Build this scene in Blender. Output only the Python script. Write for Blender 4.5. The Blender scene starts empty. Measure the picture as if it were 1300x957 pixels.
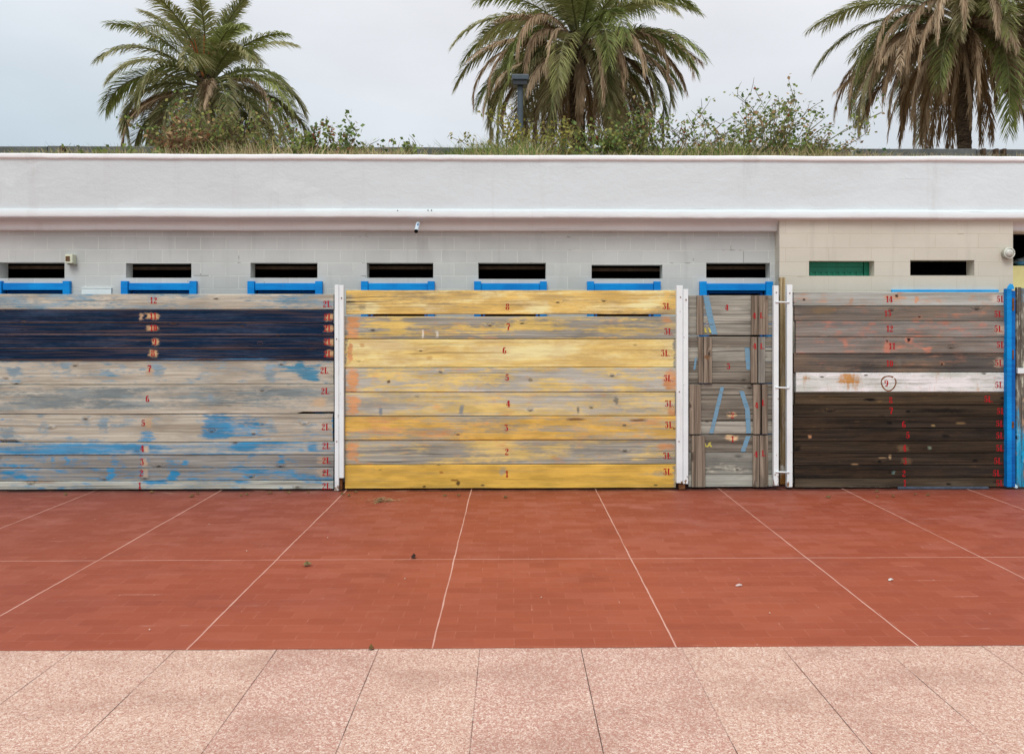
import bpy, bmesh, math, random
from mathutils import Vector, noise as mnoise, Matrix

scene = bpy.context.scene
COL = scene.collection
R = math.radians
PI = math.pi

# ------------------------------------------------------------------ camera model (metres; photo measured at 1300 px width)
YAW = R(0.8)
CX, CY, FPX, EYE = 664.0, 413.0, 1040.0, 1.6
FWD = Vector((math.sin(YAW), math.cos(YAW), 0))
RGT = Vector((math.cos(YAW), -math.sin(YAW), 0))

def at(px, py, Y):
    d = FWD + RGT * ((px - CX) / FPX) + Vector((0, 0, (CY - py) / FPX))
    t = Y / d.y
    return Vector((d.x * t, Y, EYE + d.z * t))

def ground_at(px, py, z=0.0):
    d = FWD + RGT * ((px - CX) / FPX) + Vector((0, 0, (CY - py) / FPX))
    t = (z - EYE) / d.z
    return Vector((d.x * t, d.y * t, z))

def zx(px, Y): return at(px, 500, Y).x
def zz(px, py, Y): return at(px, py, Y).z

# ------------------------------------------------------------------ object helpers
def tag(o, label=None, cat=None, group=None, kind=None):
    if label: o['label'] = label
    if cat: o['category'] = cat
    if group: o['group'] = group
    if kind: o['kind'] = kind
    return o

def thing(name, label, cat, loc, group=None):
    o = bpy.data.objects.new(name, None); COL.objects.link(o)
    o.location = loc
    o.empty_display_size = 0.1
    return tag(o, label, cat, group)

def origin_of(o):
    v = Vector((0, 0, 0))
    while o is not None:
        v += Vector(o.location); o = o.parent
    return v

def obj(name, bm, mat, parent=None, loc=None, smooth=False):
    """links a bmesh given in world coordinates as one mesh object"""
    base = origin_of(parent) if parent else Vector((0, 0, 0))
    here = Vector(loc) if loc is not None else base
    me = bpy.data.meshes.new(name)
    bmesh.ops.recalc_face_normals(bm, faces=bm.faces[:])
    bm.transform(Matrix.Translation(-here))
    bm.to_mesh(me); bm.free()
    if smooth:
        for p in me.polygons: p.use_smooth = True
    for m in (mat if isinstance(mat, (list, tuple)) else [mat]): me.materials.append(m)
    o = bpy.data.objects.new(name, me); COL.objects.link(o)
    o.parent = parent
    o.location = here - base
    return o

def box(bm, x0, x1, y0, y1, z0, z1, bev=0.0):
    r = bmesh.ops.create_cube(bm, size=1)
    vs = r['verts']
    for v in vs:
        v.co = Vector(((x0 + x1) / 2 + v.co.x * (x1 - x0), (y0 + y1) / 2 + v.co.y * (y1 - y0), (z0 + z1) / 2 + v.co.z * (z1 - z0)))
    if bev:
        es = list({e for v in vs for e in v.link_edges})
        bmesh.ops.bevel(bm, geom=es, offset=bev, segments=2, affect='EDGES', profile=0.6)
    return bm

def cyl(bm, p0, p1, r0, r1=None, seg=12, cap=True):
    r1 = r0 if r1 is None else r1
    p0, p1 = Vector(p0), Vector(p1)
    d = (p1 - p0).normalized()
    u = d.cross(Vector((0, 0, 1)))
    if u.length < 1e-3: u = d.cross(Vector((1, 0, 0)))
    u.normalize(); w = d.cross(u)
    a, b = [], []
    for i in range(seg):
        t = 2 * PI * i / seg
        k = u * math.cos(t) + w * math.sin(t)
        a.append(bm.verts.new(p0 + k * r0)); b.append(bm.verts.new(p1 + k * r1))
    for i in range(seg):
        j = (i + 1) % seg
        bm.faces.new((a[i], a[j], b[j], b[i]))
    if cap:
        bm.faces.new(a[::-1]); bm.faces.new(b)
    return bm

def tube(bm, pts, rad, seg=6):
    rings = []
    for i, p in enumerate(pts):
        p = Vector(p)
        d = (Vector(pts[min(i + 1, len(pts) - 1)]) - Vector(pts[max(i - 1, 0)])).normalized()
        u = d.cross(Vector((0, 0, 1)))
        if u.length < 1e-3: u = Vector((1, 0, 0))
        u.normalize(); w = d.cross(u)
        r = rad[i] if isinstance(rad, (list, tuple)) else rad
        rings.append([bm.verts.new(p + (u * math.cos(2 * PI * k / seg) + w * math.sin(2 * PI * k / seg)) * r) for k in range(seg)])
    for a, b in zip(rings, rings[1:]):
        for k in range(seg):
            bm.faces.new((a[k], a[(k + 1) % seg], b[(k + 1) % seg], b[k]))
    bm.faces.new(rings[0][::-1]); bm.faces.new(rings[-1])

# ------------------------------------------------------------------ shader helpers
def s2l(c):
    c = c / 255.0
    return c / 12.92 if c <= 0.04045 else ((c + 0.055) / 1.055) ** 2.4

LIGHT = (0.97, 0.85, 0.835)   # picture radiance of a vertical face over its base colour, per channel

def col(r, g, b, k=None):
    k = LIGHT if k is None else (k, k, k)
    return tuple(min(0.87, s2l(v) / q) for v, q in zip((r, g, b), k)) + (1.0,)

class N:
    def __init__(self, name, rough=0.85, spec=0.2):
        m = bpy.data.materials.new(name); m.use_nodes = True
        self.m, self.t = m, m.node_tree
        self.t.nodes.clear()
        self.out = self.n('ShaderNodeOutputMaterial')
        self.bsdf = self.n('ShaderNodeBsdfPrincipled')
        self.bsdf.inputs['Roughness'].default_value = rough
        self.bsdf.inputs['Specular IOR Level'].default_value = spec
        self.l(self.bsdf.outputs[0], self.out.inputs[0])
        g = self.n('ShaderNodeNewGeometry')
        self.pos = g.outputs['Position']
    def n(self, t): return self.t.nodes.new(t)
    def l(self, a, b): self.t.links.new(a, b)
    def put(self, sock, v):
        if isinstance(v, bpy.types.NodeSocket): self.l(v, sock)
        elif isinstance(v, (tuple, list)) and sock.type == 'VECTOR': sock.default_value = tuple(v)[:3]
        elif v is not None: sock.default_value = v
    def math(self, op, a, b=None, c=None, clamp=False):
        x = self.n('ShaderNodeMath'); x.operation = op; x.use_clamp = clamp
        for i, v in enumerate((a, b, c)):
            if v is not None: self.put(x.inputs[i], v)
        return x.outputs[0]
    def vec(self, op, a, b=None):
        x = self.n('ShaderNodeVectorMath'); x.operation = op
        self.put(x.inputs[0], a)
        if b is not None: self.put(x.inputs[1], b)
        return x.outputs['Value'] if op in ('LENGTH', 'DISTANCE', 'DOT_PRODUCT') else x.outputs[0]
    def noise(self, vec, scale=(1, 1, 1), detail=4, rough=0.55, dist=0.0, off=(0, 0, 0), colour=False):
        v = self.vec('MULTIPLY', vec, scale)
        if any(off): v = self.vec('ADD', v, off)
        x = self.n('ShaderNodeTexNoise')
        x.inputs['Scale'].default_value = 1
        x.inputs['Detail'].default_value = detail
        x.inputs['Roughness'].default_value = rough
        x.inputs['Distortion'].default_value = dist
        self.l(v, x.inputs['Vector'])
        return x.outputs['Color'] if colour else x.outputs['Fac']
    def smooth(self, v, a, b, lo=0.0, hi=1.0):
        x = self.n('ShaderNodeMapRange'); x.interpolation_type = 'SMOOTHSTEP'
        self.put(x.inputs['Value'], v)
        x.inputs['From Min'].default_value = a; x.inputs['From Max'].default_value = b
        x.inputs['To Min'].default_value = lo; x.inputs['To Max'].default_value = hi
        return x.outputs[0]
    def mix(self, f, a, b, mode='MIX'):
        x = self.n('ShaderNodeMix'); x.data_type = 'RGBA'; x.blend_type = mode
        self.put(x.inputs['Factor'], f)
        self.put(x.inputs['A'] if False else x.inputs[6], a)
        self.put(x.inputs[7], b)
        return x.outputs[2]
    def sep(self, v):
        x = self.n('ShaderNodeSeparateXYZ'); self.l(v, x.inputs[0]); return x.outputs
    def comb(self, x=0.0, y=0.0, z=0.0):
        c = self.n('ShaderNodeCombineXYZ')
        for i, v in enumerate((x, y, z)): self.put(c.inputs[i], v)
        return c.outputs[0]
    def bump(self, h, strength=0.3, dist=0.01, prev=None):
        b = self.n('ShaderNodeBump')
        b.inputs['Strength'].default_value = strength; b.inputs['Distance'].default_value = dist
        self.put(b.inputs['Height'], h)
        if prev is not None: self.l(prev, b.inputs['Normal'])
        return b.outputs[0]
    def done(self, colour=None, normal=None, rough=None):
        if colour is not None: self.put(self.bsdf.inputs['Base Color'], colour)
        if normal is not None: self.l(normal, self.bsdf.inputs['Normal'])
        if rough is not None: self.put(self.bsdf.inputs['Roughness'], rough)
        return self.m
    def spot(self, c, r, ragged=1.0, lo=0.35, hi=1.25):
        """0..1 ragged soft patch round world point c with radii r"""
        if not hasattr(self, 'wpos'):
            n1 = self.noise(self.pos, (9, 1, 24), 4, 0.65, off=(3.3, 1.1, 7.7), colour=True)
            n2 = self.noise(self.pos, (42, 1, 90), 3, 0.6, off=(13.3, 4.1, 2.7), colour=True)
            w = self.vec('MULTIPLY', self.vec('SUBTRACT', n1, (.5, .5, .5)), (0.15, 0, 0.065))
            w2 = self.vec('MULTIPLY', self.vec('SUBTRACT', n2, (.5, .5, .5)), (0.035, 0, 0.018))
            self.warp = self.vec('ADD', w, w2)
            self.wpos = self.vec('ADD', self.pos, self.warp)
        k = min(1.0, min(v for v in r if v) / 0.05)
        q = self.wpos if k >= 1 else self.vec('ADD', self.pos, self.vec('MULTIPLY', self.warp, (k, k, k)))
        d = self.vec('SUBTRACT', q, tuple(c))
        d = self.vec('MULTIPLY', d, tuple(0.0 if k_ == 0 else 1.0 / k_ for k_ in r))
        d = self.vec('ABSOLUTE', d)
        o = self.sep(d)
        m = self.math('MULTIPLY_ADD', self.math('MAXIMUM', o[0], o[2]), 0.5, self.math('MULTIPLY', self.vec('LENGTH', d), 0.5))
        return self.smooth(m, lo, hi, 1.0, 0.0)

def simple(name, c, rough=0.6, spec=0.3, var=0.12, scale=6.0, bump=0.0, metal=0.0):
    s = N(name, rough, spec)
    f = s.noise(s.pos, (scale,) * 3, 5, 0.6)
    f2 = s.noise(s.pos, (scale * 9,) * 3, 3, 0.6)
    k = s.math('ADD', s.math('MULTIPLY', f, 0.7), s.math('MULTIPLY', f2, 0.3))
    dark = tuple(v * (1 - var * 2) for v in c[:3]) + (1,)
    light = tuple(min(0.9, v * (1 + var)) for v in c[:3]) + (1,)
    cc = s.mix(s.smooth(k, 0.3, 0.7), dark, light)
    s.bsdf.inputs['Metallic'].default_value = metal
    return s.done(cc, s.bump(f2, bump, 0.004) if bump else None)

_seed = [0]
def wood(name, dark, light, layers=(), spots=(), vertical=False, grain=1.0, Y=8.0, weather=None, seed=None, edge=None, cracks=0.5):
    """weathered plank: grain running along the plank, grey patches, old paint layers, stains.
    layers: (colour, cover 0..1, (scale along, scale across), softness, [((x0,y0,x1,y1) photo box, amount)...])
    spots:  (colour, (px,py), (rx_px, ry_px), strength)"""
    _seed[0] += 1
    sd = _seed[0] if seed is None else seed
    s = N(name, 0.88, 0.12)
    o = (sd * 7.31 % 53, sd * 3.17 % 31, sd * 11.7 % 47)
    p = s.pos
    def sc(a, c): return (c, 1.0, a) if vertical else (a, 1.0, c)
    wob = s.noise(p, sc(1.6, 5.0), 2, 0.5, off=o)
    # knots: sparse eye-shaped spots, the grain runs round them
    pc = s.sep(p)
    along, across = (pc[2], pc[0]) if vertical else (pc[0], pc[2])
    vo = s.n('ShaderNodeTexVoronoi'); vo.voronoi_dimensions = '2D'; vo.inputs['Scale'].default_value = 1.0
    s.l(s.comb(s.math('MULTIPLY_ADD', along, 1.9, o[0]), s.math('MULTIPLY_ADD', across, 4.6, o[1]), 0.0), vo.inputs['Vector'])
    kd = s.math('ADD', vo.outputs['Distance'], s.math('MULTIPLY', s.math('SUBTRACT', s.noise(p, (60, 1, 60), 2, 0.5), 0.5), 0.035))
    kgate = s.smooth(s.sep(vo.outputs['Color'])[0], 0.50, 0.52)
    wob = s.math('MULTIPLY_ADD', s.math('MULTIPLY', s.smooth(kd, 0.16, 0.0), kgate), 1.1, wob)
    # bend the grain a little
    q = s.vec('ADD', p, s.comb(s.math('MULTIPLY', wob, 0.035), 0.0, 0.0) if vertical else s.comb(0.0, 0.0, s.math('MULTIPLY', wob, 0.035)))
    g1 = s.noise(q, sc(1.1, 85), 5, 0.65, off=o)
    g2 = s.noise(q, sc(0.5, 26), 4, 0.6, off=o[::-1])
    g3 = s.noise(p, sc(1.3, 5.5), 4, 0.6, off=(o[1], o[0], o[2]))
    gm = s.math('ADD', s.math('MULTIPLY', g1, 0.5), s.math('MULTIPLY', g2, 0.5))
    gm = s.smooth(gm, 0.33, 0.67)
    c = s.mix(gm, dark, light)
    w = weather or tuple(a * 0.62 + b * 0.1 for a, b in zip(dark[:3], light[:3])) + (1,)
    c = s.mix(s.math('MULTIPLY', s.smooth(g3, 0.45, 0.68), 0.65), c, w)
    hgt = s.math('MULTIPLY', g1, 1.0)
    halo = s.math('MULTIPLY', s.smooth(kd, 0.105, 0.035), kgate)
    c = s.mix(s.math('MULTIPLY', halo, 0.45), c, tuple(x * 0.62 for x in dark[:3]) + (1,))
    for lay in layers:
        lc, cover, lsc, soft, blobs = lay[:5]
        op = lay[5] if len(lay) > 5 else 1.0
        isblue = lc[2] > lc[0] * 1.6
        ns = s.noise(p, sc(*lsc), 6, 0.62, off=(o[2] + 3.1 * len(blobs), o[0], o[1]))
        v = s.math('MULTIPLY_ADD', s.math('SUBTRACT', ns, 0.5), 2.4, cover)
        n2 = s.noise(p, sc(14, 46), 4, 0.65, off=(o[0], o[2] + 5.5, o[1]))
        v = s.math('MULTIPLY_ADD', s.math('SUBTRACT', n2, 0.5), 0.9, v)
        v = s.math('MULTIPLY_ADD', s.math('SUBTRACT', g1, 0.5), (1.9 if isblue else 1.3) * grain, v)
        soft = soft * 1.25 + .05 + (.12 if isblue and lc[2] > .2 else 0)
        for (b, amt) in blobs:
            if amt < .8: amt *= .82
            ctr = at((b[0] + b[2]) / 2, (b[1] + b[3]) / 2, Y)
            rx = max(0.004, abs(b[2] - b[0]) / 2 * Y / FPX); rz = max(0.004, abs(b[3] - b[1]) / 2 * Y / FPX)
            v = s.math('MULTIPLY_ADD', s.spot(ctr, (rx * 1.25, 0, rz * 1.25)), amt, v)
        msk = s.smooth(v, 0.5 - soft, 0.5 + soft)
        tint = s.mix(s.smooth(s.noise(p, sc(2.5, 12), 4, 0.6, off=o), 0.35, 0.65), tuple(x * 0.84 for x in lc[:3]) + (1,), tuple(min(0.88, x * 1.2) for x in lc[:3]) + (1,))
        tint = s.mix(s.math('MULTIPLY', s.smooth(g1, 0.5, 0.36), 0.35), tint, dark)
        c = s.mix(s.math('MULTIPLY', msk, op * (.88 if isblue and lc[2] > .2 else 1.0)), c, tint)
    for (lc, pp, rr, amt) in spots:
        k = s.spot(at(pp[0], pp[1], Y), (rr[0] * Y / FPX, 0, rr[1] * Y / FPX))
        k = s.math('MULTIPLY', k, s.smooth(s.math('ADD', s.noise(p, (38, 1, 38), 3, 0.6, off=o), s.math('MULTIPLY', k, 0.45)), 0.42, 0.72))
        c = s.mix(s.math('MULTIPLY', k, amt), c, lc)
    # checks (long dark drying cracks)
    cr = s.noise(q, sc(0.55, 55), 3, 0.5, off=(o[1], o[2], o[0]))
    cr = s.smooth(cr, 0.655, 0.70)
    c = s.mix(s.math('MULTIPLY', cr, cracks), c, tuple(x * 0.22 for x in dark[:3]) + (1,))
    eye = s.math('MULTIPLY', s.math('MULTIPLY', s.smooth(kd, 0.052, 0.022), kgate), s.smooth(s.sep(vo.outputs['Color'])[1], 0.25, 0.5, 0.35, 0.9))
    c = s.mix(eye, c, tuple(x * 0.33 for x in dark[:3]) + (1,))
    fine = s.noise(p, (160, 1, 160), 2, 0.5)
    c = s.mix(0.5, c, s.mix(s.smooth(fine, 0.3, 0.7), (0.80, 0.80, 0.80, 1), (1.06, 1.06, 1.06, 1)), 'MULTIPLY') if True else c
    h = s.math('SUBTRACT', hgt, s.math('MULTIPLY', cr, 1.2))
    return s.done(c, s.bump(h, 0.5, 0.006))

def plank(bm, a0, a1, c0, c1, yf, thick, seed, vertical=False, wav=0.002, bev=0.005, step=0.06, tongue=0.0):
    """a sawn board with slightly wandering edges; a = along, c = across; front face at yf"""
    n = max(2, int((a1 - a0) / step))
    rings = []
    for i in range(n + 1):
        a = a0 + (a1 - a0) * i / n
        d0 = mnoise.noise(Vector((a * 1.3, seed * 3.7, 0.3))) * wav + mnoise.noise(Vector((a * 9, seed * 5.1, 3.3))) * wav * 0.35
        d1 = mnoise.noise(Vector((a * 1.3, seed * 3.7, 9.3))) * wav + mnoise.noise(Vector((a * 9, seed * 5.1, 7.3))) * wav * 0.35
        lo, hi = c0 + d0, c1 + d1
        b = bev * (1 + 0.5 * mnoise.noise(Vector((a * 5, seed, 1.7))))
        prof = [(yf, lo + b), (yf, hi - b), (yf + b * 0.5, hi - b * 0.25), (yf + b * 1.4, hi), (yf + thick, hi), (yf + thick, lo), (yf + thick * .75, lo), (yf + thick * .74, lo - tongue), (yf + thick * .42, lo - tongue), (yf + thick * .41, lo), (yf + b * 1.4, lo), (yf + b * 0.5, lo + b * 0.25)]
        rings.append([bm.verts.new((z, y, a) if vertical else (a, y, z)) for (y, z) in prof])
    m = len(rings[0])
    for r0, r1 in zip(rings, rings[1:]):
        for k in range(m):
            bm.faces.new((r0[k], r0[(k + 1) % m], r1[(k + 1) % m], r1[k]))
    bm.faces.new(rings[0][::-1]); bm.faces.new(rings[-1])
    return bm

# ------------------------------------------------------------------ stencil lettering (own outlines)
def qs(pts, w):           # one stencil stroke
    return ('s', pts, w * 1.04)
GLY = {
 '1': [qs([(.30, 0), (.30, .46)], .21), qs([(.30, .52), (.30, 1)], .21), qs([(.05, .80), (.22, .93)], .07), qs([(.08, .03), (.52, .03)], .06)],
 '2': [qs([(.06, .76), (.20, .76)], .17), qs([(.14, .93), (.30, .97), (.42, .90)], .07), qs([(.42, .92), (.45, .72), (.34, .52)], .2), qs([(.30, .46), (.12, .20), (.07, .06)], .09), qs([(.06, .07), (.30, .10), (.50, .06)], .15), qs([(.50, .08), (.52, .26)], .05)],
 '3': [qs([(.08, .93), (.48, .93)], .14), qs([(.08, .9), (.06, .72)], .06), qs([(.44, .84), (.28, .60)], .07), qs([(.28, .58), (.42, .54), (.46, .30), (.38, .08)], .19), qs([(.36, .03), (.20, .02)], .07), qs([(.04, .20), (.18, .20)], .17)],
 '4': [qs([(.26, 1), (.03, .32)], .08), qs([(.0, .28), (.24, .28)], .08), qs([(.36, .02), (.36, .97)], .22), qs([(.48, .28), (.58, .28)], .08), qs([(.16, .03), (.56, .03)], .06)],
 '5': [qs([(.12, .92), (.50, .92)], .16), qs([(.12, .86), (.10, .52)], .07), qs([(.14, .52), (.30, .60)], .07), qs([(.30, .58), (.44, .50), (.46, .28), (.38, .08)], .19), qs([(.34, .03), (.20, .02)], .07), qs([(.04, .20), (.18, .20)], .17)],
 '6': [qs([(.30, .97), (.15, .75), (.12, .45), (.16, .14)], .2), qs([(.34, .97), (.46, .88)], .1), qs([(.28, .57), (.36, .56)], .07), qs([(.44, .52), (.48, .28), (.42, .08)], .17), qs([(.22, .02), (.36, .02)], .06)],
 '7': [qs([(.05, .92), (.52, .92)], .16), qs([(.06, .90), (.05, .70)], .06), qs([(.48, .80), (.30, .42), (.26, .0)], .19)],
 '8': [qs([(.14, .94), (.14, .58)], .17), qs([(.42, .94), (.42, .58)], .15), qs([(.12, .46), (.12, .05)], .19), qs([(.45, .46), (.45, .05)], .17), qs([(.22, .98), (.36, .98)], .05), qs([(.22, .52), (.36, .52)], .07), qs([(.22, .02), (.36, .02)], .05)],
 '9': [qs([(.12, .92), (.08, .70), (.14, .48)], .17), qs([(.22, .98), (.36, .98)], .06), qs([(.22, .43), (.30, .44)], .07), qs([(.42, .90), (.46, .55), (.42, .25), (.28, .03)], .2), qs([(.08, .12), (.22, .06)], .1)],
 '0': [qs([(.15, .93), (.11, .5), (.15, .07)], .2), qs([(.41, .93), (.45, .5), (.41, .07)], .2), qs([(.24, .98), (.33, .98)], .05), qs([(.24, .02), (.33, .02)], .05)],
 'L': [qs([(.20, .06), (.20, .96)], .21), qs([(.04, .97), (.38, .97)], .06), qs([(.04, .03), (.48, .03)], .06), qs([(.46, .04), (.53, .28)], .08)],
 '.': [qs([(.02, .05), (.14, .05)], .11)],
}
ADV = {'1': .56, '.': .2, 'L': .64}
_kq = [0]
def glyphs(bm, text, cx, cz, h, y, rnd, wear=0.0, spread=1.0):
    W = sum(ADV.get(ch, .62) for ch in text) * h * spread
    x = cx - W / 2
    for ch in text:
        if ch == ' ': x += .3 * h; continue
        for (_, pts, w) in GLY[ch]:
            if rnd.random() < wear: continue
            _kq[0] = (_kq[0] + 1) % 16
            yy = y - 0.00006 * _kq[0]
            P = [Vector((x + (p[0]) * h + rnd.uniform(-.015, .015) * h, 0, cz + (p[1] - .5) * h + rnd.uniform(-.015, .015) * h)) for p in pts]
            L, Rr = [], []
            for i, p in enumerate(P):
                d = (P[min(i + 1, len(P) - 1)] - P[max(i - 1, 0)]).normalized()
                nrm = Vector((-d.z, 0, d.x)) * (w * h / 2)
                L.append(bm.verts.new((p.x + nrm.x, yy, p.z + nrm.z))); Rr.append(bm.verts.new((p.x - nrm.x, yy, p.z - nrm.z)))
            for i in range(len(P) - 1):
                bm.faces.new((L[i], Rr[i], Rr[i + 1], L[i + 1]))
        x += ADV.get(ch, .62) * h * spread
    return bm

def worn(s, c, scale, lo, hi, off=(0, 0, 0)):
    """old paint with tiny holes where the wood shows through"""
    f = s.noise(s.pos, scale, 4, 0.65, off=off)
    s.put(s.bsdf.inputs['Alpha'], s.smooth(f, hi, lo))
    return s.done(c)

def paint_red():
    s = N('stencil_red_paint', 0.75, 0.15)
    f = s.noise(s.pos, (90, 1, 200), 4, 0.6)
    return worn(s, s.mix(s.smooth(f, 0.4, 0.7), col(180, 24, 32), col(140, 34, 36)), (60, 1, 150), 0.54, 0.66)
RED = paint_red()

rnd = random.Random(7)
def number(parent, text, px, py, Y, hpx=8.2, name='painted_number', wear=0.0):
    c = at(px, py, Y)
    bm = bmesh.new()
    glyphs(bm, text, c.x, c.z, hpx * Y / FPX, Y - 0.0016, rnd, wear)
    return obj(name, bm, RED, parent)

# ================================================================== SETTING: ground and paving
def ground_mat():
    s = N('bare_ground', 0.95, 0.1)
    f = s.noise(s.pos, (0.3,) * 3, 6, 0.6)
    return s.done(s.mix(f, (0.16, 0.14, 0.12, 1), (0.3, 0.27, 0.23, 1)))

def sheet(name, x0, x1, y0, y1, z, mat, kind='structure'):
    bm = bmesh.new()
    vs = [bm.verts.new(p) for p in ((x0, y0, z), (x1, y0, z), (x1, y1, z), (x0, y1, z))]
    bm.faces.new(vs)
    o = obj(name, bm, mat, loc=((x0 + x1) / 2, (y0 + y1) / 2, z))
    return tag(o, kind=kind)

sheet('ground', -400, 400, -400, 400, -0.012, ground_mat())

Y_EDGE = ground_at(650, 823).y       # where red tiles meet the terrazzo slabs
Y_JOINT = ground_at(650, 709).y
X_J0 = ground_at(598, 622).x
X_STEP = 158.6 * 7.96 / FPX

def red_tiles():
    s = N('red_klinker_tiles', 0.55, 0.3)
    x, y, z = s.sep(s.pos)
    b = s.n('ShaderNodeTexBrick')
    b.offset = 0.5; b.squash = 1.0
    b.inputs['Scale'].default_value = 1
    b.inputs['Brick Width'].default_value = 0.2035
    b.inputs['Row Height'].default_value = 0.102
    b.inputs['Mortar Size'].default_value = 0.0028
    b.inputs['Mortar Smooth'].default_value = 0.4
    b.inputs['Bias'].default_value = 0.0
    b.inputs['Color1'].default_value = (0, 0, 0, 1); b.inputs['Color2'].default_value = (1, 1, 1, 1)
    b.inputs['Mortar'].default_value = (.5, .5, .5, 1)
    s.l(s.comb(s.math('SUBTRACT', x, X_J0), s.math('SUBTRACT', y, Y_JOINT), 0.0), b.inputs['Vector'])
    tile = s.sep(b.outputs['Color'])[0]
    big = s.noise(s.pos, (0.55, 0.8, 1), 4, 0.6)
    mid = s.noise(s.pos, (5, 9, 1), 5, 0.65)
    fine = s.noise(s.pos, (60, 60, 1), 3, 0.6)
    c = s.mix(tile, col(166, 80, 50, 1.2), col(174, 87, 55, 1.2))
    c = s.mix(s.smooth(big, 0.35, 0.68), c, s.mix(tile, col(156, 73, 47, 1.2), col(164, 79, 52, 1.2)))
    # trodden-in dust, stronger towards the fence
    far = s.smooth(y, Y_EDGE + 0.2, 7.9)
    pick = s.smooth(s.math('ADD', tile, s.math('MULTIPLY', s.math('SUBTRACT', s.noise(s.pos, (1.1, 1.6, 1), 3, 0.6, off=(6, 6, 6)), 0.5), 1.3)), 0.62, 0.95)
    c = s.mix(s.math('MULTIPLY', pick, s.math('MULTIPLY_ADD', far, 0.34, 0.07)), c, col(182, 108, 90, 1.1))
    stain = s.smooth(s.noise(s.pos, (1.6, 2.6, 1), 6, 0.7, off=(2, 9, 4)), 0.52, 0.72)
    c = s.mix(s.math('MULTIPLY', stain, 0.32), c, col(122, 56, 40, 1.1))
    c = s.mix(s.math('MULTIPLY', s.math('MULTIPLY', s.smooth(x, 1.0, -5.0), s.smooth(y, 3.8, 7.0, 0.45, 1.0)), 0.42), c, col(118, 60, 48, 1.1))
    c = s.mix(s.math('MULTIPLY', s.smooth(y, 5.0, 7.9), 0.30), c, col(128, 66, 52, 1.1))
    dust = s.math('MULTIPLY', s.smooth(s.noise(s.pos, (2.2, 3.5, 1), 6, 0.68, off=(4, 8, 1)), 0.46, 0.75), s.math('MULTIPLY_ADD', far, 0.40, 0.10))
    c = s.mix(dust, c, col(178, 112, 98, 1.0))
    scuff = s.smooth(s.noise(s.pos, (7, 26, 1), 5, 0.7, off=(9, 2, 5)), 0.60, 0.74)
    c = s.mix(s.math('MULTIPLY', scuff, s.math('MULTIPLY_ADD', far, 0.35, 0.10)), c, col(196, 140, 126, 1.0))
    c = s.mix(s.math('MULTIPLY', s.smooth(fine, 0.62, 0.74), 0.18), c, col(205, 130, 100, 1.0))
    # contact shadow painted at the foot of the boards, with sand patches
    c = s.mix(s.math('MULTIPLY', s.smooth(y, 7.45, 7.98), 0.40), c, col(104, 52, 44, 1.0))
    sand = s.noise(s.pos, (3.5, 7, 1), 6, 0.7, off=(5, 7, 2))
    c = s.mix(s.math('MULTIPLY', s.smooth(y, 7.62, 7.90), s.smooth(sand, 0.54, 0.68, 0.0, 0.55)), c, col(168, 128, 108, 1.0))
    c = s.mix(s.math('MULTIPLY', s.smooth(y, 7.88, 7.965), s.smooth(sand, 0.7, 0.4, 0.5, 0.95)), c, col(46, 28, 24, 1.0))  # narrow contact shadow of the boards, put into the tile colour
    mort = s.math('MULTIPLY', b.outputs['Fac'], s.smooth(s.noise(s.pos, (3.5, 12, 1), 4, 0.6, off=(1, 5, 7)), 0.36, 0.66, 0.03, 0.3))
    c = s.mix(mort, c, col(200, 134, 112, 1.0))
    mort2 = s.math('MULTIPLY', b.outputs['Fac'], s.smooth(s.noise(s.pos, (2.5, 14, 1), 4, 0.6, off=(21, 5, 7)), 0.62, 0.70))
    c = s.mix(s.math('MULTIPLY', mort2, 0.5), c, col(222, 180, 165, 1.0))
    # expansion joints: pale grout lines
    wob = s.math('MULTIPLY', s.math('SUBTRACT', s.noise(s.pos, (2.2, 2.2, 1), 3, 0.6), 0.5), 0.016)
    xs = s.math('ADD', s.math('SUBTRACT', x, X_J0), wob)
    m = s.math('PINGPONG', s.math('ADD', xs, 100 * X_STEP), X_STEP / 2)
    # pingpong gives distance to the nearest multiple of the step
    wd = s.math('MULTIPLY_ADD', s.noise(s.pos, (9, 9, 1), 3, 0.6), 0.005, 0.0012)
    lx = s.math('SUBTRACT', 1.0, s.smooth(s.math('SUBTRACT', m, wd), -0.0015, 0.002))
    ly = s.math('SUBTRACT', 1.0, s.smooth(s.math('SUBTRACT', s.math('ABSOLUTE', s.math('ADD', s.math('SUBTRACT', y, Y_JOINT), wob)), wd), -0.0015, 0.002))
    fade = s.smooth(s.noise(s.pos, (1.2, 1.2, 1), 3, 0.6, off=(3, 3, 3)), 0.3, 0.55, 0.45, 0.95)
    ln = s.math('MULTIPLY', s.math('MAXIMUM', lx, s.math('MULTIPLY', ly, 0.85)), fade)
    c = s.mix(s.math('MULTIPLY', ln, .85), c, col(214, 172, 156, 1.0))
    h = s.math('SUBTRACT', s.math('MULTIPLY', mid, 0.35), b.outputs['Fac'])
    r = s.math('MULTIPLY_ADD', mid, 0.3, 0.42)
    return s.done(c, s.bump(h, 0.18, 0.003), r)

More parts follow.
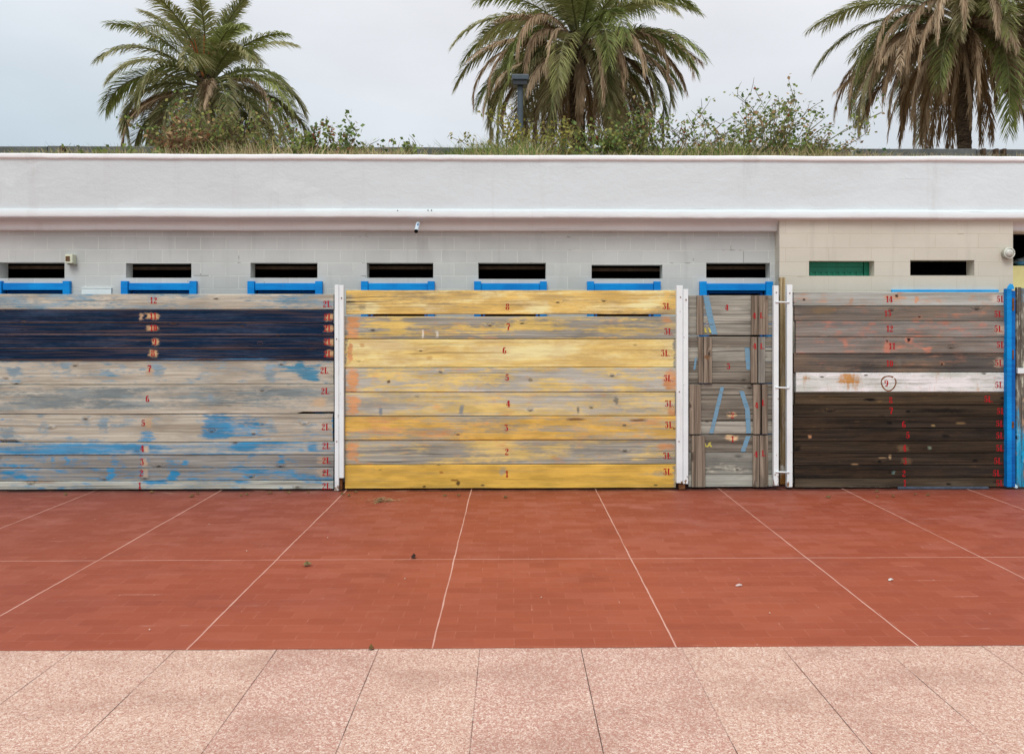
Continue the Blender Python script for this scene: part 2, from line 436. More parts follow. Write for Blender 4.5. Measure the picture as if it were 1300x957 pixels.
def terrazzo():
    s = N('terrazzo_slabs', 0.7, 0.25)
    x, y, z = s.sep(s.pos)
    X0 = ground_at(609, 826).x
    b = s.n('ShaderNodeTexBrick')
    b.offset = 0.0
    b.inputs['Scale'].default_value = 1
    b.inputs['Brick Width'].default_value = 0.5; b.inputs['Row Height'].default_value = 1.2
    b.inputs['Mortar Size'].default_value = 0.0026; b.inputs['Mortar Smooth'].default_value = 0.2
    b.inputs['Color1'].default_value = (0, 0, 0, 1); b.inputs['Color2'].default_value = (1, 1, 1, 1)
    s.l(s.comb(s.math('SUBTRACT', x, X0), s.math('SUBTRACT', y, Y_EDGE), 0.0), b.inputs['Vector'])
    tone = s.sep(b.outputs['Color'])[0]
    v = s.n('ShaderNodeTexVoronoi'); v.inputs['Scale'].default_value = 120
    s.l(s.pos, v.inputs['Vector'])
    cell = s.sep(v.outputs['Color'])
    v2 = s.n('ShaderNodeTexVoronoi'); v2.inputs['Scale'].default_value = 260
    s.l(s.pos, v2.inputs['Vector'])
    cell2 = s.sep(v2.outputs['Color'])
    base = s.mix(tone, col(190, 144, 130, 1.08), col(204, 168, 146, 1.08))
    c = s.mix(s.math('MULTIPLY', s.smooth(cell[0], 0.55, 0.62), 0.8), base, col(214, 182, 164, 1.08))
    c = s.mix(s.smooth(cell[1], 0.74, 0.80), c, col(184, 138, 122, 1.08))
    c = s.mix(s.smooth(cell[2], 0.86, 0.90), c, col(228, 206, 190, 1.08))
    c = s.mix(s.math('MULTIPLY', s.smooth(cell2[1], 0.72, 0.8), 0.5), c, col(160, 106, 88, 1.0))
    c = s.mix(s.math('MULTIPLY', s.smooth(cell2[0], 0.75, 0.85), 0.5), c, col(240, 222, 204, 1.0))
    dirt = s.noise(s.pos, (1.5, 2.5, 1), 6, 0.65)
    c = s.mix(s.math('MULTIPLY', s.smooth(dirt, 0.42, 0.72), 0.45), c, col(158, 116, 100, 1.1))
    blot = s.noise(s.pos, (7, 9, 1), 5, 0.7, off=(4, 1, 1))
    c = s.mix(s.math('MULTIPLY', s.smooth(blot, 0.58, 0.72), 0.22), c, col(120, 92, 80, 1.1))
    edge = s.smooth(y, Y_EDGE - 0.014, Y_EDGE - 0.002)
    gap = s.math('MAXIMUM', b.outputs['Fac'], s.math('MULTIPLY', edge, s.smooth(s.noise(s.pos, (6, 6, 1), 4, 0.6), 0.35, 0.6)))
    jn = s.smooth(s.noise(s.pos, (1.7, 2.1, 1), 3, 0.6, off=(8, 3, 1)), 0.36, 0.60, 0.25, 0.95)
    c = s.mix(s.math('MULTIPLY', gap, jn), c, col(84, 64, 56, 1.0))
    return s.done(c, s.bump(s.math('MULTIPLY', b.outputs['Fac'], -1.0), 0.3, 0.004))

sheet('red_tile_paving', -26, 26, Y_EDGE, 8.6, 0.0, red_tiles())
sheet('terrazzo_paving', -26, 26, -6, Y_EDGE, 0.004, terrazzo())

# ================================================================== BUILDING
YW, YB, YP = 8.45, 8.31, 8.28      # grey block wall, beige wall, parapet face
BX0, BX1 = -25.0, 25.0
XB0, XB1 = zx(989.5, YB), zx(1286, YB)

building = thing('beach_cabin_building', 'long low beach cabin building with white parapet, grey and beige block walls and slot windows', 'building', (0, 8.6, 0))

def block_wall_mat(name, wall, wall2, mortar, dark, bw, rh, zref, vis=0.55):
    s = N(name, 0.8, 0.2)
    x, y, z = s.sep(s.pos)
    b = s.n('ShaderNodeTexBrick'); b.offset = 0.5
    b.inputs['Scale'].default_value = 1
    b.inputs['Brick Width'].default_value = bw; b.inputs['Row Height'].default_value = rh
    b.inputs['Mortar Size'].default_value = 0.0045; b.inputs['Mortar Smooth'].default_value = 0.35
    b.inputs['Color1'].default_value = (0, 0, 0, 1); b.inputs['Color2'].default_value = (1, 1, 1, 1)
    nx = s.math('MULTIPLY', s.math('SUBTRACT', s.noise(s.pos, (4, 1, 4), 2, 0.5), 0.5), 0.006)
    s.l(s.comb(s.math('ADD', x, 0.07), s.math('ADD', s.math('SUBTRACT', z, zref), nx), 0.0), b.inputs['Vector'])
    tone = s.sep(b.outputs['Color'])[0]
    big = s.noise(s.pos, (0.8, 1, 1.6), 5, 0.6)
    c = s.mix(s.math('ADD', s.math('MULTIPLY', tone, 0.3), s.math('MULTIPLY', s.smooth(big, 0.3, 0.7), 0.7)), wall, wall2)
    fine = s.noise(s.pos, (140, 1, 140), 3, 0.6)
    c = s.mix(s.math('MULTIPLY', s.smooth(fine, 0.58, 0.75), 0.25), c, tuple(v * 0.7 for v in wall[:3]) + (1,))
    streak = s.noise(s.pos, (9, 1, 0.9), 5, 0.65)
    c = s.mix(s.math('MULTIPLY', s.smooth(streak, 0.52, 0.72), 0.16), c, tuple(v * 0.55 for v in wall[:3]) + (1,))
    pn = s.noise(s.pos, (2.6, 1, 5.0), 4, 0.6, off=(5, 1, 2))
    c = s.mix(s.math('MULTIPLY', b.outputs['Fac'], s.smooth(pn, 0.30, 0.58, 0.15, vis)), c, mortar)
    dn = s.noise(s.pos, (3.1, 1, 4.0), 4, 0.6, off=(15, 1, 9))
    c = s.mix(s.math('MULTIPLY', b.outputs['Fac'], s.smooth(dn, 0.63, 0.67, 0.0, 0.7)), c, dark)
    h = s.math('SUBTRACT', s.math('MULTIPLY', fine, 0.35), b.outputs['Fac'])
    return s.done(c, s.bump(h, 0.35, 0.006))

ZW = zz(500, 333.5, YW)
GREY = block_wall_mat('grey_block_wall', col(178, 172, 168), col(198, 191, 187), col(216, 208, 199), col(96, 90, 84), 0.26, 0.1335, ZW)
BEIGE = block_wall_mat('beige_block_wall', col(194, 179, 164), col(208, 193, 178), col(190, 172, 150), col(150, 132, 108), 0.44, 0.145, ZW, 0.5)
INSIDE = simple('cabin_inside', (0.03, 0.028, 0.025, 1), 0.9)

def wall_holes(x0, x1, z0, z1, y, t, holes, xs_extra=()):
    """front sheet with openings and their reveals, back sheet too"""
    bm = bmesh.new()
    xs = sorted({x0, x1, *[h[0] for h in holes], *[h[1] for h in holes]})
    zs = sorted({z0, z1, *[h[2] for h in holes], *[h[3] for h in holes]})
    def inside(cx, cz): return any(h[0] < cx < h[1] and h[2] < cz < h[3] for h in holes)
    for yy in (y, y + t):
        V = {}
        def v(i, j):
            if (i, j) not in V: V[(i, j)] = bm.verts.new((xs[i], yy, zs[j]))
            return V[(i, j)]
        for i in range(len(xs) - 1):
            for j in range(len(zs) - 1):
                if not inside((xs[i] + xs[i + 1]) / 2, (zs[j] + zs[j + 1]) / 2):
                    bm.faces.new((v(i, j), v(i + 1, j), v(i + 1, j + 1), v(i, j + 1)))
    for (a, b, c, d) in holes + [(x0, x1, z0, z1)]:
        p = [(a, c), (b, c), (b, d), (a, d)]
        for k in range(4):
            (ax, az), (bx, bz) = p[k], p[(k + 1) % 4]
            bm.faces.new([bm.verts.new(q) for q in ((ax, y, az), (bx, y, bz), (bx, y + t, bz), (ax, y + t, az))])
    bmesh.ops.remove_doubles(bm, verts=bm.verts[:], dist=1e-5)
    return bm

Z_BAND = zz(650, 293, 8.4)
grey_windows = [(-1, 82, 333, 353), (160, 243, 334, 352.5), (318, 403, 333.5, 352.5), (465.5, 550, 333.5, 352.5), (607, 693, 333.5, 354), (751, 841, 336, 353.5), (896.5, 977.5, 333.5, 352.5)]
doors = [(-4, 91), (155.5, 251), (315.5, 410), (459, 552), (602, 694), (745, 838), (887.5, 980)]
DOOR_TOP = zz(500, 358, YW)
holes = []
for (a, b, c, d) in grey_windows:
    holes.append((zx(a, YW), zx(b, YW), zz((a + b) / 2, d, YW), zz((a + b) / 2, c, YW)))
for (a, b) in doors:
    holes.append((zx(a + 4, YW), zx(b - 4, YW), 0.0, DOOR_TOP - 0.03))
obj('grey_block_wall', wall_holes(BX0, XB0 + 0.0, 0.0, Z_BAND + 0.05, YW, 0.15, holes), GREY, building)
beige_windows = [(1027, 1110, 331, 350), (1155.5, 1237, 330, 349.5)]
bh = [(zx(a, YB), zx(b, YB), zz((a + b) / 2, d, YB), zz((a + b) / 2, c, YB)) for (a, b, c, d) in beige_windows]
XD0, XD1 = zx(1131, YB), zx(1266, YB)
bh.append((XD0 + 0.06, XD1 - 0.06, 0.0, zz(1200, 369.5, YB)))
obj('beige_block_wall', wall_holes(XB0, XB1, 0.0, zz(1100, 281, YB) + 0.03, YB, 0.15, bh), BEIGE, building)
bm = bmesh.new()                                   # return of the beige wall to the grey one
box(bm, XB0 - 0.0, XB0 + 0.12, YB + 0.152, YW + 0.3, 0, Z_BAND + 0.05)
obj('wall_return', bm, BEIGE, building)
bm = bmesh.new(); box(bm, XB1 - 0.12, XB1 - 0.002, YB + 0.152, 8.9, 0, 2.64)
obj('wall_return', bm, BEIGE, building)

# the open bay beyond the beige wall: a yellow breast wall, darkness above it
YELLOW_WALL = simple('yellow_wall_paint', col(232, 214, 150), 0.8, 0.2, 0.05, 3, 0.1)
ZY = zz(1293, 337, 8.6)
bm = bmesh.new(); box(bm, XB1 - 0.0, XB1 + 2.2, 8.62, 8.77, 0, ZY, 0.006)
obj('breast_wall', bm, YELLOW_WALL, building)
WHITE_PLAIN = simple('white_wall_paint', col(226, 224, 222), 0.75, 0.2, 0.05, 3, 0.1)
bm = bmesh.new(); box(bm, XB1, XB1 + 2.2, 8.5, 8.68, zz(1293, 295, 8.5), 2.66, 0.006)
obj('lintel', bm, WHITE_PLAIN, building)
bm = bmesh.new(); box(bm, XB1 + 2.2, BX1, YW, YW + 0.15, 0, 2.66)
obj('grey_block_wall', bm, GREY, building)
# rear, sides, floor slab of the roof, dark partitions
bm = bmesh.new()
box(bm, BX0, BX1, 11.5, 11.7, 0, 2.9); box(bm, BX0, BX0 + 0.15, 8.61, 11.5, 0, 2.9); box(bm, BX1 - 0.15, BX1, 8.61, 11.5, 0, 2.9)
for x in (zx(125, 8.6), zx(283, 8.6), zx(434, 8.6), zx(577, 8.6), zx(720, 8.6), zx(863, 8.6), zx(1125, 8.6), XB1 + 2.3):
    box(bm, x - 0.04, x + 0.04, 8.62, 11.49, 0.02, 2.75)
obj('inner_wall', bm, INSIDE, building)
bm = bmesh.new(); box(bm, BX0, BX1, 8.62, 11.7, 2.76, 3.10)
obj('roof_slab', bm, INSIDE, building)
bm = bmesh.new(); box(bm, BX0 + 0.2, BX1 - 0.2, 8.62, 11.49, 0.0, 0.012)
obj('inner_floor', bm, INSIDE, building)

# parapet: one moulded profile swept along the roof edge, slightly uneven plaster
def parapet_mat():
    s = N('white_parapet_plaster', 0.75, 0.2)
    x, y, z = s.sep(s.pos)
    big = s.noise(s.pos, (0.35, 1, 1.2), 5, 0.6)
    tone = s.smooth(x, -5.5, 5.5)
    base = s.mix(tone, col(199, 195, 195), col(213, 211, 212))
    base = s.mix(s.smooth(z, 2.66, 2.64), base, col(230, 222, 220))
    c = s.mix(s.math('MULTIPLY', s.smooth(big, 0.35, 0.7), 0.5), base, col(197, 192, 192))
    clean = s.math('MAXIMUM', s.smooth(z, 3.255, 3.275), s.math('MULTIPLY', 0.55, s.math('MULTIPLY', s.smooth(z, 2.735, 2.75, 1, 0), s.smooth(z, 2.66, 2.68))))
    c = s.mix(s.math('MULTIPLY', clean, 0.75), c, col(240, 238, 238))
    streak = s.noise(s.pos, (7, 1, 0.5), 5, 0.65)
    c = s.mix(s.math('MULTIPLY', s.smooth(streak, 0.55, 0.75), 0.16), c, col(176, 158, 152))
    fine = s.noise(s.pos, (50, 50, 50), 4, 0.6)
    wav = s.noise(s.pos, (6.5, 3, 9.5), 7, 0.66, dist=0.3)
    # pinkish tint under the moulding, fading downwards
    under = s.smooth(z, 2.60, 2.675)
    under = s.math('MULTIPLY', under, s.smooth(z, 2.668, 2.685, 1, 0))
    c = s.mix(s.math('MULTIPLY', under, s.smooth(s.noise(s.pos, (1.2, 2, 9), 4, 0.6), 0.35, 0.6, 0.1, 0.4)), c, col(226, 206, 198))
    crack = s.smooth(s.noise(s.pos, (1.1, 1, 55), 4, 0.6, off=(3, 3, 3)), 0.655, 0.68)
    stn = s.smooth(s.noise(s.pos, (2.4, 1, 0.35), 5, 0.7, off=(7, 7, 7)), 0.56, 0.70)
    c = s.mix(s.math('MULTIPLY', stn, s.smooth(z, 2.78, 3.25, 0.05, 0.26)), c, col(170, 162, 156))
    patch = s.smooth(s.noise(s.pos, (0.9, 1, 2.2), 3, 0.5, off=(17, 7, 7)), 0.60, 0.615)
    c = s.mix(s.math('MULTIPLY', patch, 0.16), c, col(224, 221, 220))
    crk = s.math('MULTIPLY', crack, s.math('MAXIMUM', s.smooth(z, 2.58, 2.56), s.math('MULTIPLY', s.smooth(z, 2.74, 2.76), s.smooth(z, 2.79, 2.77))))
    c = s.mix(s.math('MULTIPLY', crk, 0.7), c, col(90, 78, 72))
    hair = s.smooth(s.noise(s.pos, (0.8, 1, 26), 5, 0.7, off=(13, 3, 3)), 0.66, 0.70)
    c = s.mix(s.math('MULTIPLY', hair, 0.2), c, col(150, 136, 132))
    h = s.math('ADD', s.math('MULTIPLY', fine, 0.12), wav)
    return s.done(c, s.bump(h, 0.2, 0.035))
PARAPET = parapet_mat()
prof = [(8.60, 3.12), (8.60, 3.316), (8.58, 3.322), (8.278, 3.322), (8.266, 3.319), (8.261, 3.31), (8.260, 3.285), (8.262, 3.272), (8.270, 3.268), (8.2785, 3.264), (8.2795, 3.258), (8.28, 3.245), (8.28, 3.1), (8.28, 2.95), (8.28, 2.82), (8.28, 2.785), (8.2795, 2.777),
        (8.278, 2.772), (8.264, 2.764), (8.250, 2.757), (8.243, 2.742), (8.242, 2.700), (8.245, 2.686), (8.254, 2.680), (8.30, 2.672), (8.345, 2.664), (8.352, 2.648), (8.375, 2.642), (8.377, 2.60), (8.379, 2.575), (8.385, 2.570), (8.62, 2.567)]
bm = bmesh.new()
nx = 420
rings = []
for i in range(nx + 1):
    # finer near the middle
    t = i / nx * 2 - 1
    x = BX1 * (0.35 * t + 0.65 * t ** 3)
    ring = []
    for k, (y, z) in enumerate(prof):
        f = 0.0 if k in (0, 1, len(prof) - 1) else 1.0
        ring.append(bm.verts.new((x, y + f * 0.007 * mnoise.noise(Vector((x * 1.7, z * 3, 2))) + f * 0.003 * mnoise.noise(Vector((x * 7, z * 9, 5))),
                                  z + f * (0.006 * mnoise.noise(Vector((x * 0.9, 3.3 + (z > 3), 0))) + 0.003 * mnoise.noise(Vector((x * 6, z * 7, 7)))))))
    rings.append(ring)
for a, b in zip(rings, rings[1:]):
    for k in range(len(prof) - 1):
        bm.faces.new((a[k], a[k + 1], b[k + 1], b[k]))
obj('parapet', bm, PARAPET, building, smooth=True)
# small weep holes along the top of the moulding
DARK = simple('dark_void', (0.012, 0.011, 0.01, 1), 0.9, 0.1)
for (px, py) in ((505, 267.5), (543.5, 267), (548, 267), (376, 268.5)):
    c = at(px, py, 8.26)
    bm = bmesh.new(); cyl(bm, (c.x, 8.245, c.z), (c.x, 8.29, c.z), 0.006, seg=8)
    obj('weep_hole', bm, DARK, building)

# blue door frames, each a part of the building
def blue_mat(name, c1, c2, chips=0.1):
    s = N(name, 0.55, 0.2)
    f = s.noise(s.pos, (3, 3, 3), 5, 0.6)
    g = s.noise(s.pos, (4, 4, 60), 4, 0.6)
    c = s.mix(s.smooth(s.math('ADD', s.math('MULTIPLY', f, .6), s.math('MULTIPLY', g, .4)), 0.35, 0.65), c1, c2)
    ch = s.noise(s.pos, (22, 22, 9), 5, 0.7, off=(2, 9, 4))
    c = s.mix(s.smooth(ch, 0.70, 0.74), c, col(120, 112, 104))
    return s.done(c, s.bump(g, 0.2, 0.003))
BLUE = blue_mat('blue_door_paint', col(0, 112, 186), col(2, 138, 208))
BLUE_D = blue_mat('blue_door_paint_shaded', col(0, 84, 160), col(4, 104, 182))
BROWN_BAR = simple('old_brown_timber', (0.09, 0.06, 0.04, 1), 0.85, 0.1, 0.2, 20)
for i, (a, b) in enumerate(doors):
    xa, xb = zx(a, YW), zx(b, YW)
    jw = 9.0 * YW / FPX
    zt = DOOR_TOP
    bm = bmesh.new()
    box(bm, xa + jw, xb - jw, YW - 0.028, YW + 0.05, zz(500, 369, YW) + 0.004, zt - 0.012, 0.004)
    f = obj('door_frame', bm, BLUE, building)
    for (u, v) in ((xa, xa + jw - 0.002), (xb - jw + 0.002, xb)):
        bm = bmesh.new(); box(bm, u, v, YW - 0.042, YW + 0.05, 0.0, zt + 0.008, 0.004); obj('jamb', bm, BLUE, f)
    bm = bmesh.new()
    zi = zz(500, 369, YW) - 0.004
    box(bm, xa + jw + 0.012, xb - jw - 0.012, YW + 0.03, YW + 0.07, zi - 0.018, zi, 0.003)
    box(bm, xa + jw + 0.012, xa + jw + 0.037, YW + 0.03, YW + 0.07, 0, zi - 0.019, 0.003)
    box(bm, xb - jw - 0.037, xb - jw - 0.012, YW + 0.03, YW + 0.07, 0, zi - 0.019, 0.003)
    obj('inner_rail', bm, BLUE_D, f)
for (a, b, c, d) in grey_windows:
    # old timber bar inside the top of each slot
    bm = bmesh.new()
    z1 = zz((a + b) / 2, c, YW)
    box(bm, zx(a, YW) - 0.02, zx(b, YW) + 0.02, YW + 0.17, YW + 0.21, z1 - 0.055, z1 - 0.022)
    box(bm, zx(a, YW) - 0.02, zx(b, YW) + 0.02, YW + 0.155, YW + 0.17, z1 + 0.004, z1 + 0.03)
    obj('window_bar', bm, BROWN_BAR, building)
# blue head rail over the wide opening in the beige wall
bm = bmesh.new(); z1 = zz(1200, 367.6, YB)
n = 12
for k in range(1):
    box(bm, XD0, XD1, YB - 0.03, YB + 0.05, z1 - 0.07, z1, 0.004)
f = obj('door_frame', bm, blue_mat('sky_blue_paint', col(20, 140, 205), col(50, 165, 220)), building)
f['label'] = 'sky blue head rail just above the grey brown boards'
for (u, v) in ((XD0, XD0 + 0.06), (XD1 - 0.06, XD1)):
    bm = bmesh.new(); box(bm, u, v, YB - 0.03, YB + 0.05, 0, z1 - 0.072, 0.004); obj('jamb', bm, BLUE, f)
# green shutter in the first beige slot
def green_mat():
    s = N('green_shutter_paint', 0.4, 0.4)
    g = s.noise(s.pos, (40, 1, 3), 4, 0.6)
    return s.done(s.mix(g, col(0, 92, 70), col(8, 128, 98)))
GREEN = green_mat()
(a, b, c, d) = bh[0]
bm = bmesh.new(); yy = YB + 0.12
box(bm, a + 0.003, b - 0.06, yy + 0.012, yy + 0.027, c + 0.003, d - 0.003)
sh = obj('green_shutter', bm, GREEN, building)
bm = bmesh.new(); box(bm, a + 0.003, b - 0.065, yy - 0.008, yy + 0.010, d - 0.05, d - 0.004, 0.002); obj('shutter_rail', bm, GREEN, sh)
bm = bmesh.new(); box(bm, a + 0.003, b - 0.065, yy - 0.006, yy + 0.010, c + 0.004, c + 0.030, 0.002)
for k in range(9):
    x = a + 0.05 + k * (b - a - 0.12) / 9
    box(bm, x, x + 0.018, yy - 0.012, yy - 0.0065, c + 0.012, c + 0.045)
obj('shutter_rail', bm, GREEN, sh)
bm = bmesh.new(); box(bm, b - 0.055, b - 0.003, yy - 0.005, yy + 0.02, c + 0.003, d - 0.003, 0.002); obj('shutter_stile', bm, GREEN, sh)

# ================================================================== BOARD BARRIERS
YF = 8.0
TAN_D, TAN_L = col(156, 138, 122), col(212, 196, 178)
GRY_D, GRY_L = col(116, 107, 102), col(170, 159, 150)
BARE = col(205, 160, 118)
NAVY = col(13, 34, 57)
BLU = col(8, 127, 174)
TEAL = col(18, 120, 154)
BG = col(134, 146, 154)         # blue-grey worn paint
YEL = col(222, 176, 100)
CRM = col(234, 200, 146)
ORG = col(206, 142, 96)
OR2 = col(186, 118, 90)

barrier1 = thing('board_barrier', 'barrier of twelve stacked boards, tan, navy and worn blue, each marked 2L', 'wooden fence', (zx(190, YF), YF, 0))
XL = zx(-46, YF); XR = zx(425, YF)
ys = [373, 393, 410, 427, 442.5, 457, 487.5, 524.5, 560, 576, 592.5, 609, 625]
def navy(n):
    n = list(n)
    yy = n[0][1]
    n = n[:3] + [n[3] + [(col(150, 112, 92), (190, yy + 8.2), (260, .8), .5), (col(140, 104, 86), (190, yy - 8.0), (260, .7), .35)]]
    return wood('navy_board', col(118, 84, 66), col(176, 132, 100), [(NAVY, 1.7, (1.1, 9), .25, [((-50, 372, 430, 374), 0)]), (col(62, 72, 92), .22, (1.4, 14), .3, [], .6), (col(120, 100, 88), -.12, (5, 30), .15, [], .7)],
                [(BARE, n[0], (n[1][0] * .86, n[1][1] * .82), .95), (BARE, n[2], (7.5, 5), 0.9)] + n[3], cracks=0.3, grain=0.5)
B1 = [
 ('12', (195, 381), (416, 385.5), 'bleached tan board numbered 12', wood('tan_board', TAN_D, TAN_L, [(BG, 0.36, (2.6, 12), .18, [((150, 384, 240, 393), .3), ((345, 374, 410, 386), .35), ((0, 374, 60, 392), .2)]), (TEAL, 0.12, (3, 14), .15, [((340, 374, 405, 384), .4)])])),
 ('11', (194.5, 401), (417, 402), 'navy board numbered 11 in a scraped patch', navy([(193, 401), (11, 6), (419, 402.5), [(col(190, 150, 120), (180, 402), (4, 5), 0.9), (NAVY, (184, 402), (3.4, 3.4), 1.0)]])),
 ('10', (195, 416), (417, 416.5), 'navy board numbered 10', navy([(193, 416), (9, 5), (418.5, 417), []])),
 ('9', (196.5, 433.5), (417, 433.5), 'navy board numbered 9', navy([(198, 433.5), (6.5, 6), (419, 434), []])),
 ('8', (194.5, 448), (417, 449), 'navy board numbered 8 with a blue lower edge', navy([(195, 448), (6, 7), (419, 449), [(BLU, (310, 456), (40, 1.6), 0.7), (BLU, (225, 456), (28, 1.4), 0.6)]])),
 ('7', (190, 467.5), (412.5, 470), 'bleached board numbered 7 with blue brush strokes', wood('bleached_board', TAN_D, TAN_L, [(BG, 0.22, (3.2, 10), .16, [((8, 466, 28, 476), .6), ((78, 462, 90, 472), .6), ((150, 460, 160, 468), .5), ((125, 468, 140, 476), .5), ((195, 460, 210, 478), .6), ((110, 480, 150, 486), .4), ((336, 460, 348, 486), .5), ((300, 481, 320, 486), .3)]), (TEAL, 0.0, (5, 20), .12, [((355, 464, 402, 474), .95), ((380, 470, 404, 483), .95), ((375, 457, 385, 466), .5)])], [(col(190, 150, 115), (190, 470), (5, 7), .7)])),
 ('6', (187.5, 506), (413.5, 496), 'grey washed board numbered 6 with a broken lower corner', wood('grey_washed_board', TAN_D, TAN_L, [(col(128, 132, 132), 0.44, (1.5, 8), .2, [((20, 496, 200, 520), .22), ((250, 492, 400, 514), .2), ((0, 518, 420, 525), -.5), ((0, 487, 420, 491), -.4)])], [(col(204, 164, 126), (405, 511), (11, 7), .7), (col(120, 140, 156), (268, 504), (5, 5), .6)])),
 ('5', (182, 536.5), (414, 541.5), 'wide tan board numbered 5 with a large blue patch', wood('blue_patched_board', col(148, 130, 114), TAN_L, [(BG, 0.20, (3.6, 7), .17, [((50, 528, 62, 556), .5), ((126, 528, 136, 556), .5), ((192, 528, 204, 540), .5), ((0, 540, 16, 556), .4), ((340, 526, 350, 556), .3), ((385, 534, 398, 552), .3)]), (BLU, 0.0, (2.2, 26), .13, [((256, 526, 290, 558), .85), ((286, 528, 340, 557), .62), ((178, 546, 196, 558), .8), ((0, 528, 5, 534), .6), ((422, 526, 428, 556), .8)])], [(col(188, 148, 112), (188, 537), (6, 8), .7)])),
 ('4', (181, 569), (415, 565.5), 'bright blue board numbered 4, worn towards one end', wood('blue_board', TAN_D, col(200, 190, 176), [(BLU, 0.34, (0.9, 22), .18, [((-60, 562, 240, 575), .42), ((60, 562, 190, 574), .25), ((296, 560, 325, 574), .4), ((390, 562, 404, 572), .5)])], [(col(206, 172, 140), (186, 570), (5, 5), .85)])),
 ('3', (180.5, 586), (415, 584), 'grey board numbered 3 with blue flecks', wood('grey_board', GRY_D, GRY_L, [(BLU, 0.14, (5.0, 9), .13, [((64, 580, 70, 592), .5), ((82, 579, 88, 590), .5), ((140, 584, 150, 592), .5), ((352, 577, 362, 590), .6), ((314, 576, 322, 584), .6), ((0, 588, 40, 593), .4), ((232, 583, 240, 592), .4)])], [(col(200, 160, 128), (183, 586), (5, 6), .7), (col(196, 160, 130), (409, 584), (8, 6), .5)])),
 ('2', (179.5, 600), (415, 599.5), 'grey board numbered 2 with blue daubs', wood('grey_board', GRY_D, GRY_L, [(BLU, 0.24, (2.6, 14), .14, [((136, 594, 146, 609), .7), ((214, 594, 226, 609), .8), ((0, 596, 30, 600), .4), ((245, 596, 350, 601), .35), ((20, 600, 34, 608), .4), ((70, 596, 85, 599), .4)])], [(col(196, 158, 126), (184, 600), (4, 6), .6), (col(196, 160, 130), (409, 600), (8, 6), .5)])),
 ('1', (177.5, 616), (415, 616.5), 'pale bottom board numbered 1', wood('pale_board', col(158, 148, 136), col(204, 196, 184), [(BLU, 0.12, (3.6, 12), .13, [((70, 617, 84, 624), .6), ((182, 609, 210, 614), .5), ((300, 609, 320, 613), .5), ((354, 618, 360, 622), .6), ((380, 610, 415, 614), .3), ((50, 618, 58, 622), .4)])], [(col(150, 120, 96), (50, 611), (26, 2.2), .8)])),
]
def stack(parent, rows, ys, x0, x1, mark, gap, seed0, notes={}, edges={}):
    for i, (num, cpt, ept, lab, mat) in enumerate(rows):
        z1 = zz(650, ys[i] + gap * .5, YF); z0 = zz(650, ys[i + 1] - gap * .5, YF)
        if i == len(rows) - 1: z0 = max(0.013, z0)
        rr = random.Random(seed0 + i)
        yf = YF + rr.uniform(-0.009, 0.008)
        bm = bmesh.new()
        e0, e1 = edges.get(num, (0, 0))
        plank(bm, x0 + rr.uniform(0, .02) + e0, x1 - rr.uniform(0, .02) - e1, z0, z1, yf, 0.042, seed0 + i, tongue=0.0 if i == len(rows) - 1 or (mark == '3L' and num == '8') or (mark == '2L' and num == '6') else 0.012)
        if num == '6' and mark == '2L':      # split-off lower corner: pull the last verts up
            for v in bm.verts:
                if v.co.x > x1 - 0.34 and v.co.z < (z0 + z1) / 2: v.co.z += 0.017
        if num == '5' and mark == '2L':
            for v in bm.verts:
                if v.co.x < zx(24, YF) and v.co.z < (z0 + z1) / 2: v.co.z += 0.02
        p = obj('plank', bm, mat, parent); p['label'] = lab
        number(p, num, cpt[0], cpt[1], yf, 8.4 if len(num) == 1 else 8.0)
        number(p, mark + '.', ept[0], ept[1], yf, 8.2)
    return parent
stack(barrier1, B1, ys, XL, XR, '2L', .55, 10)

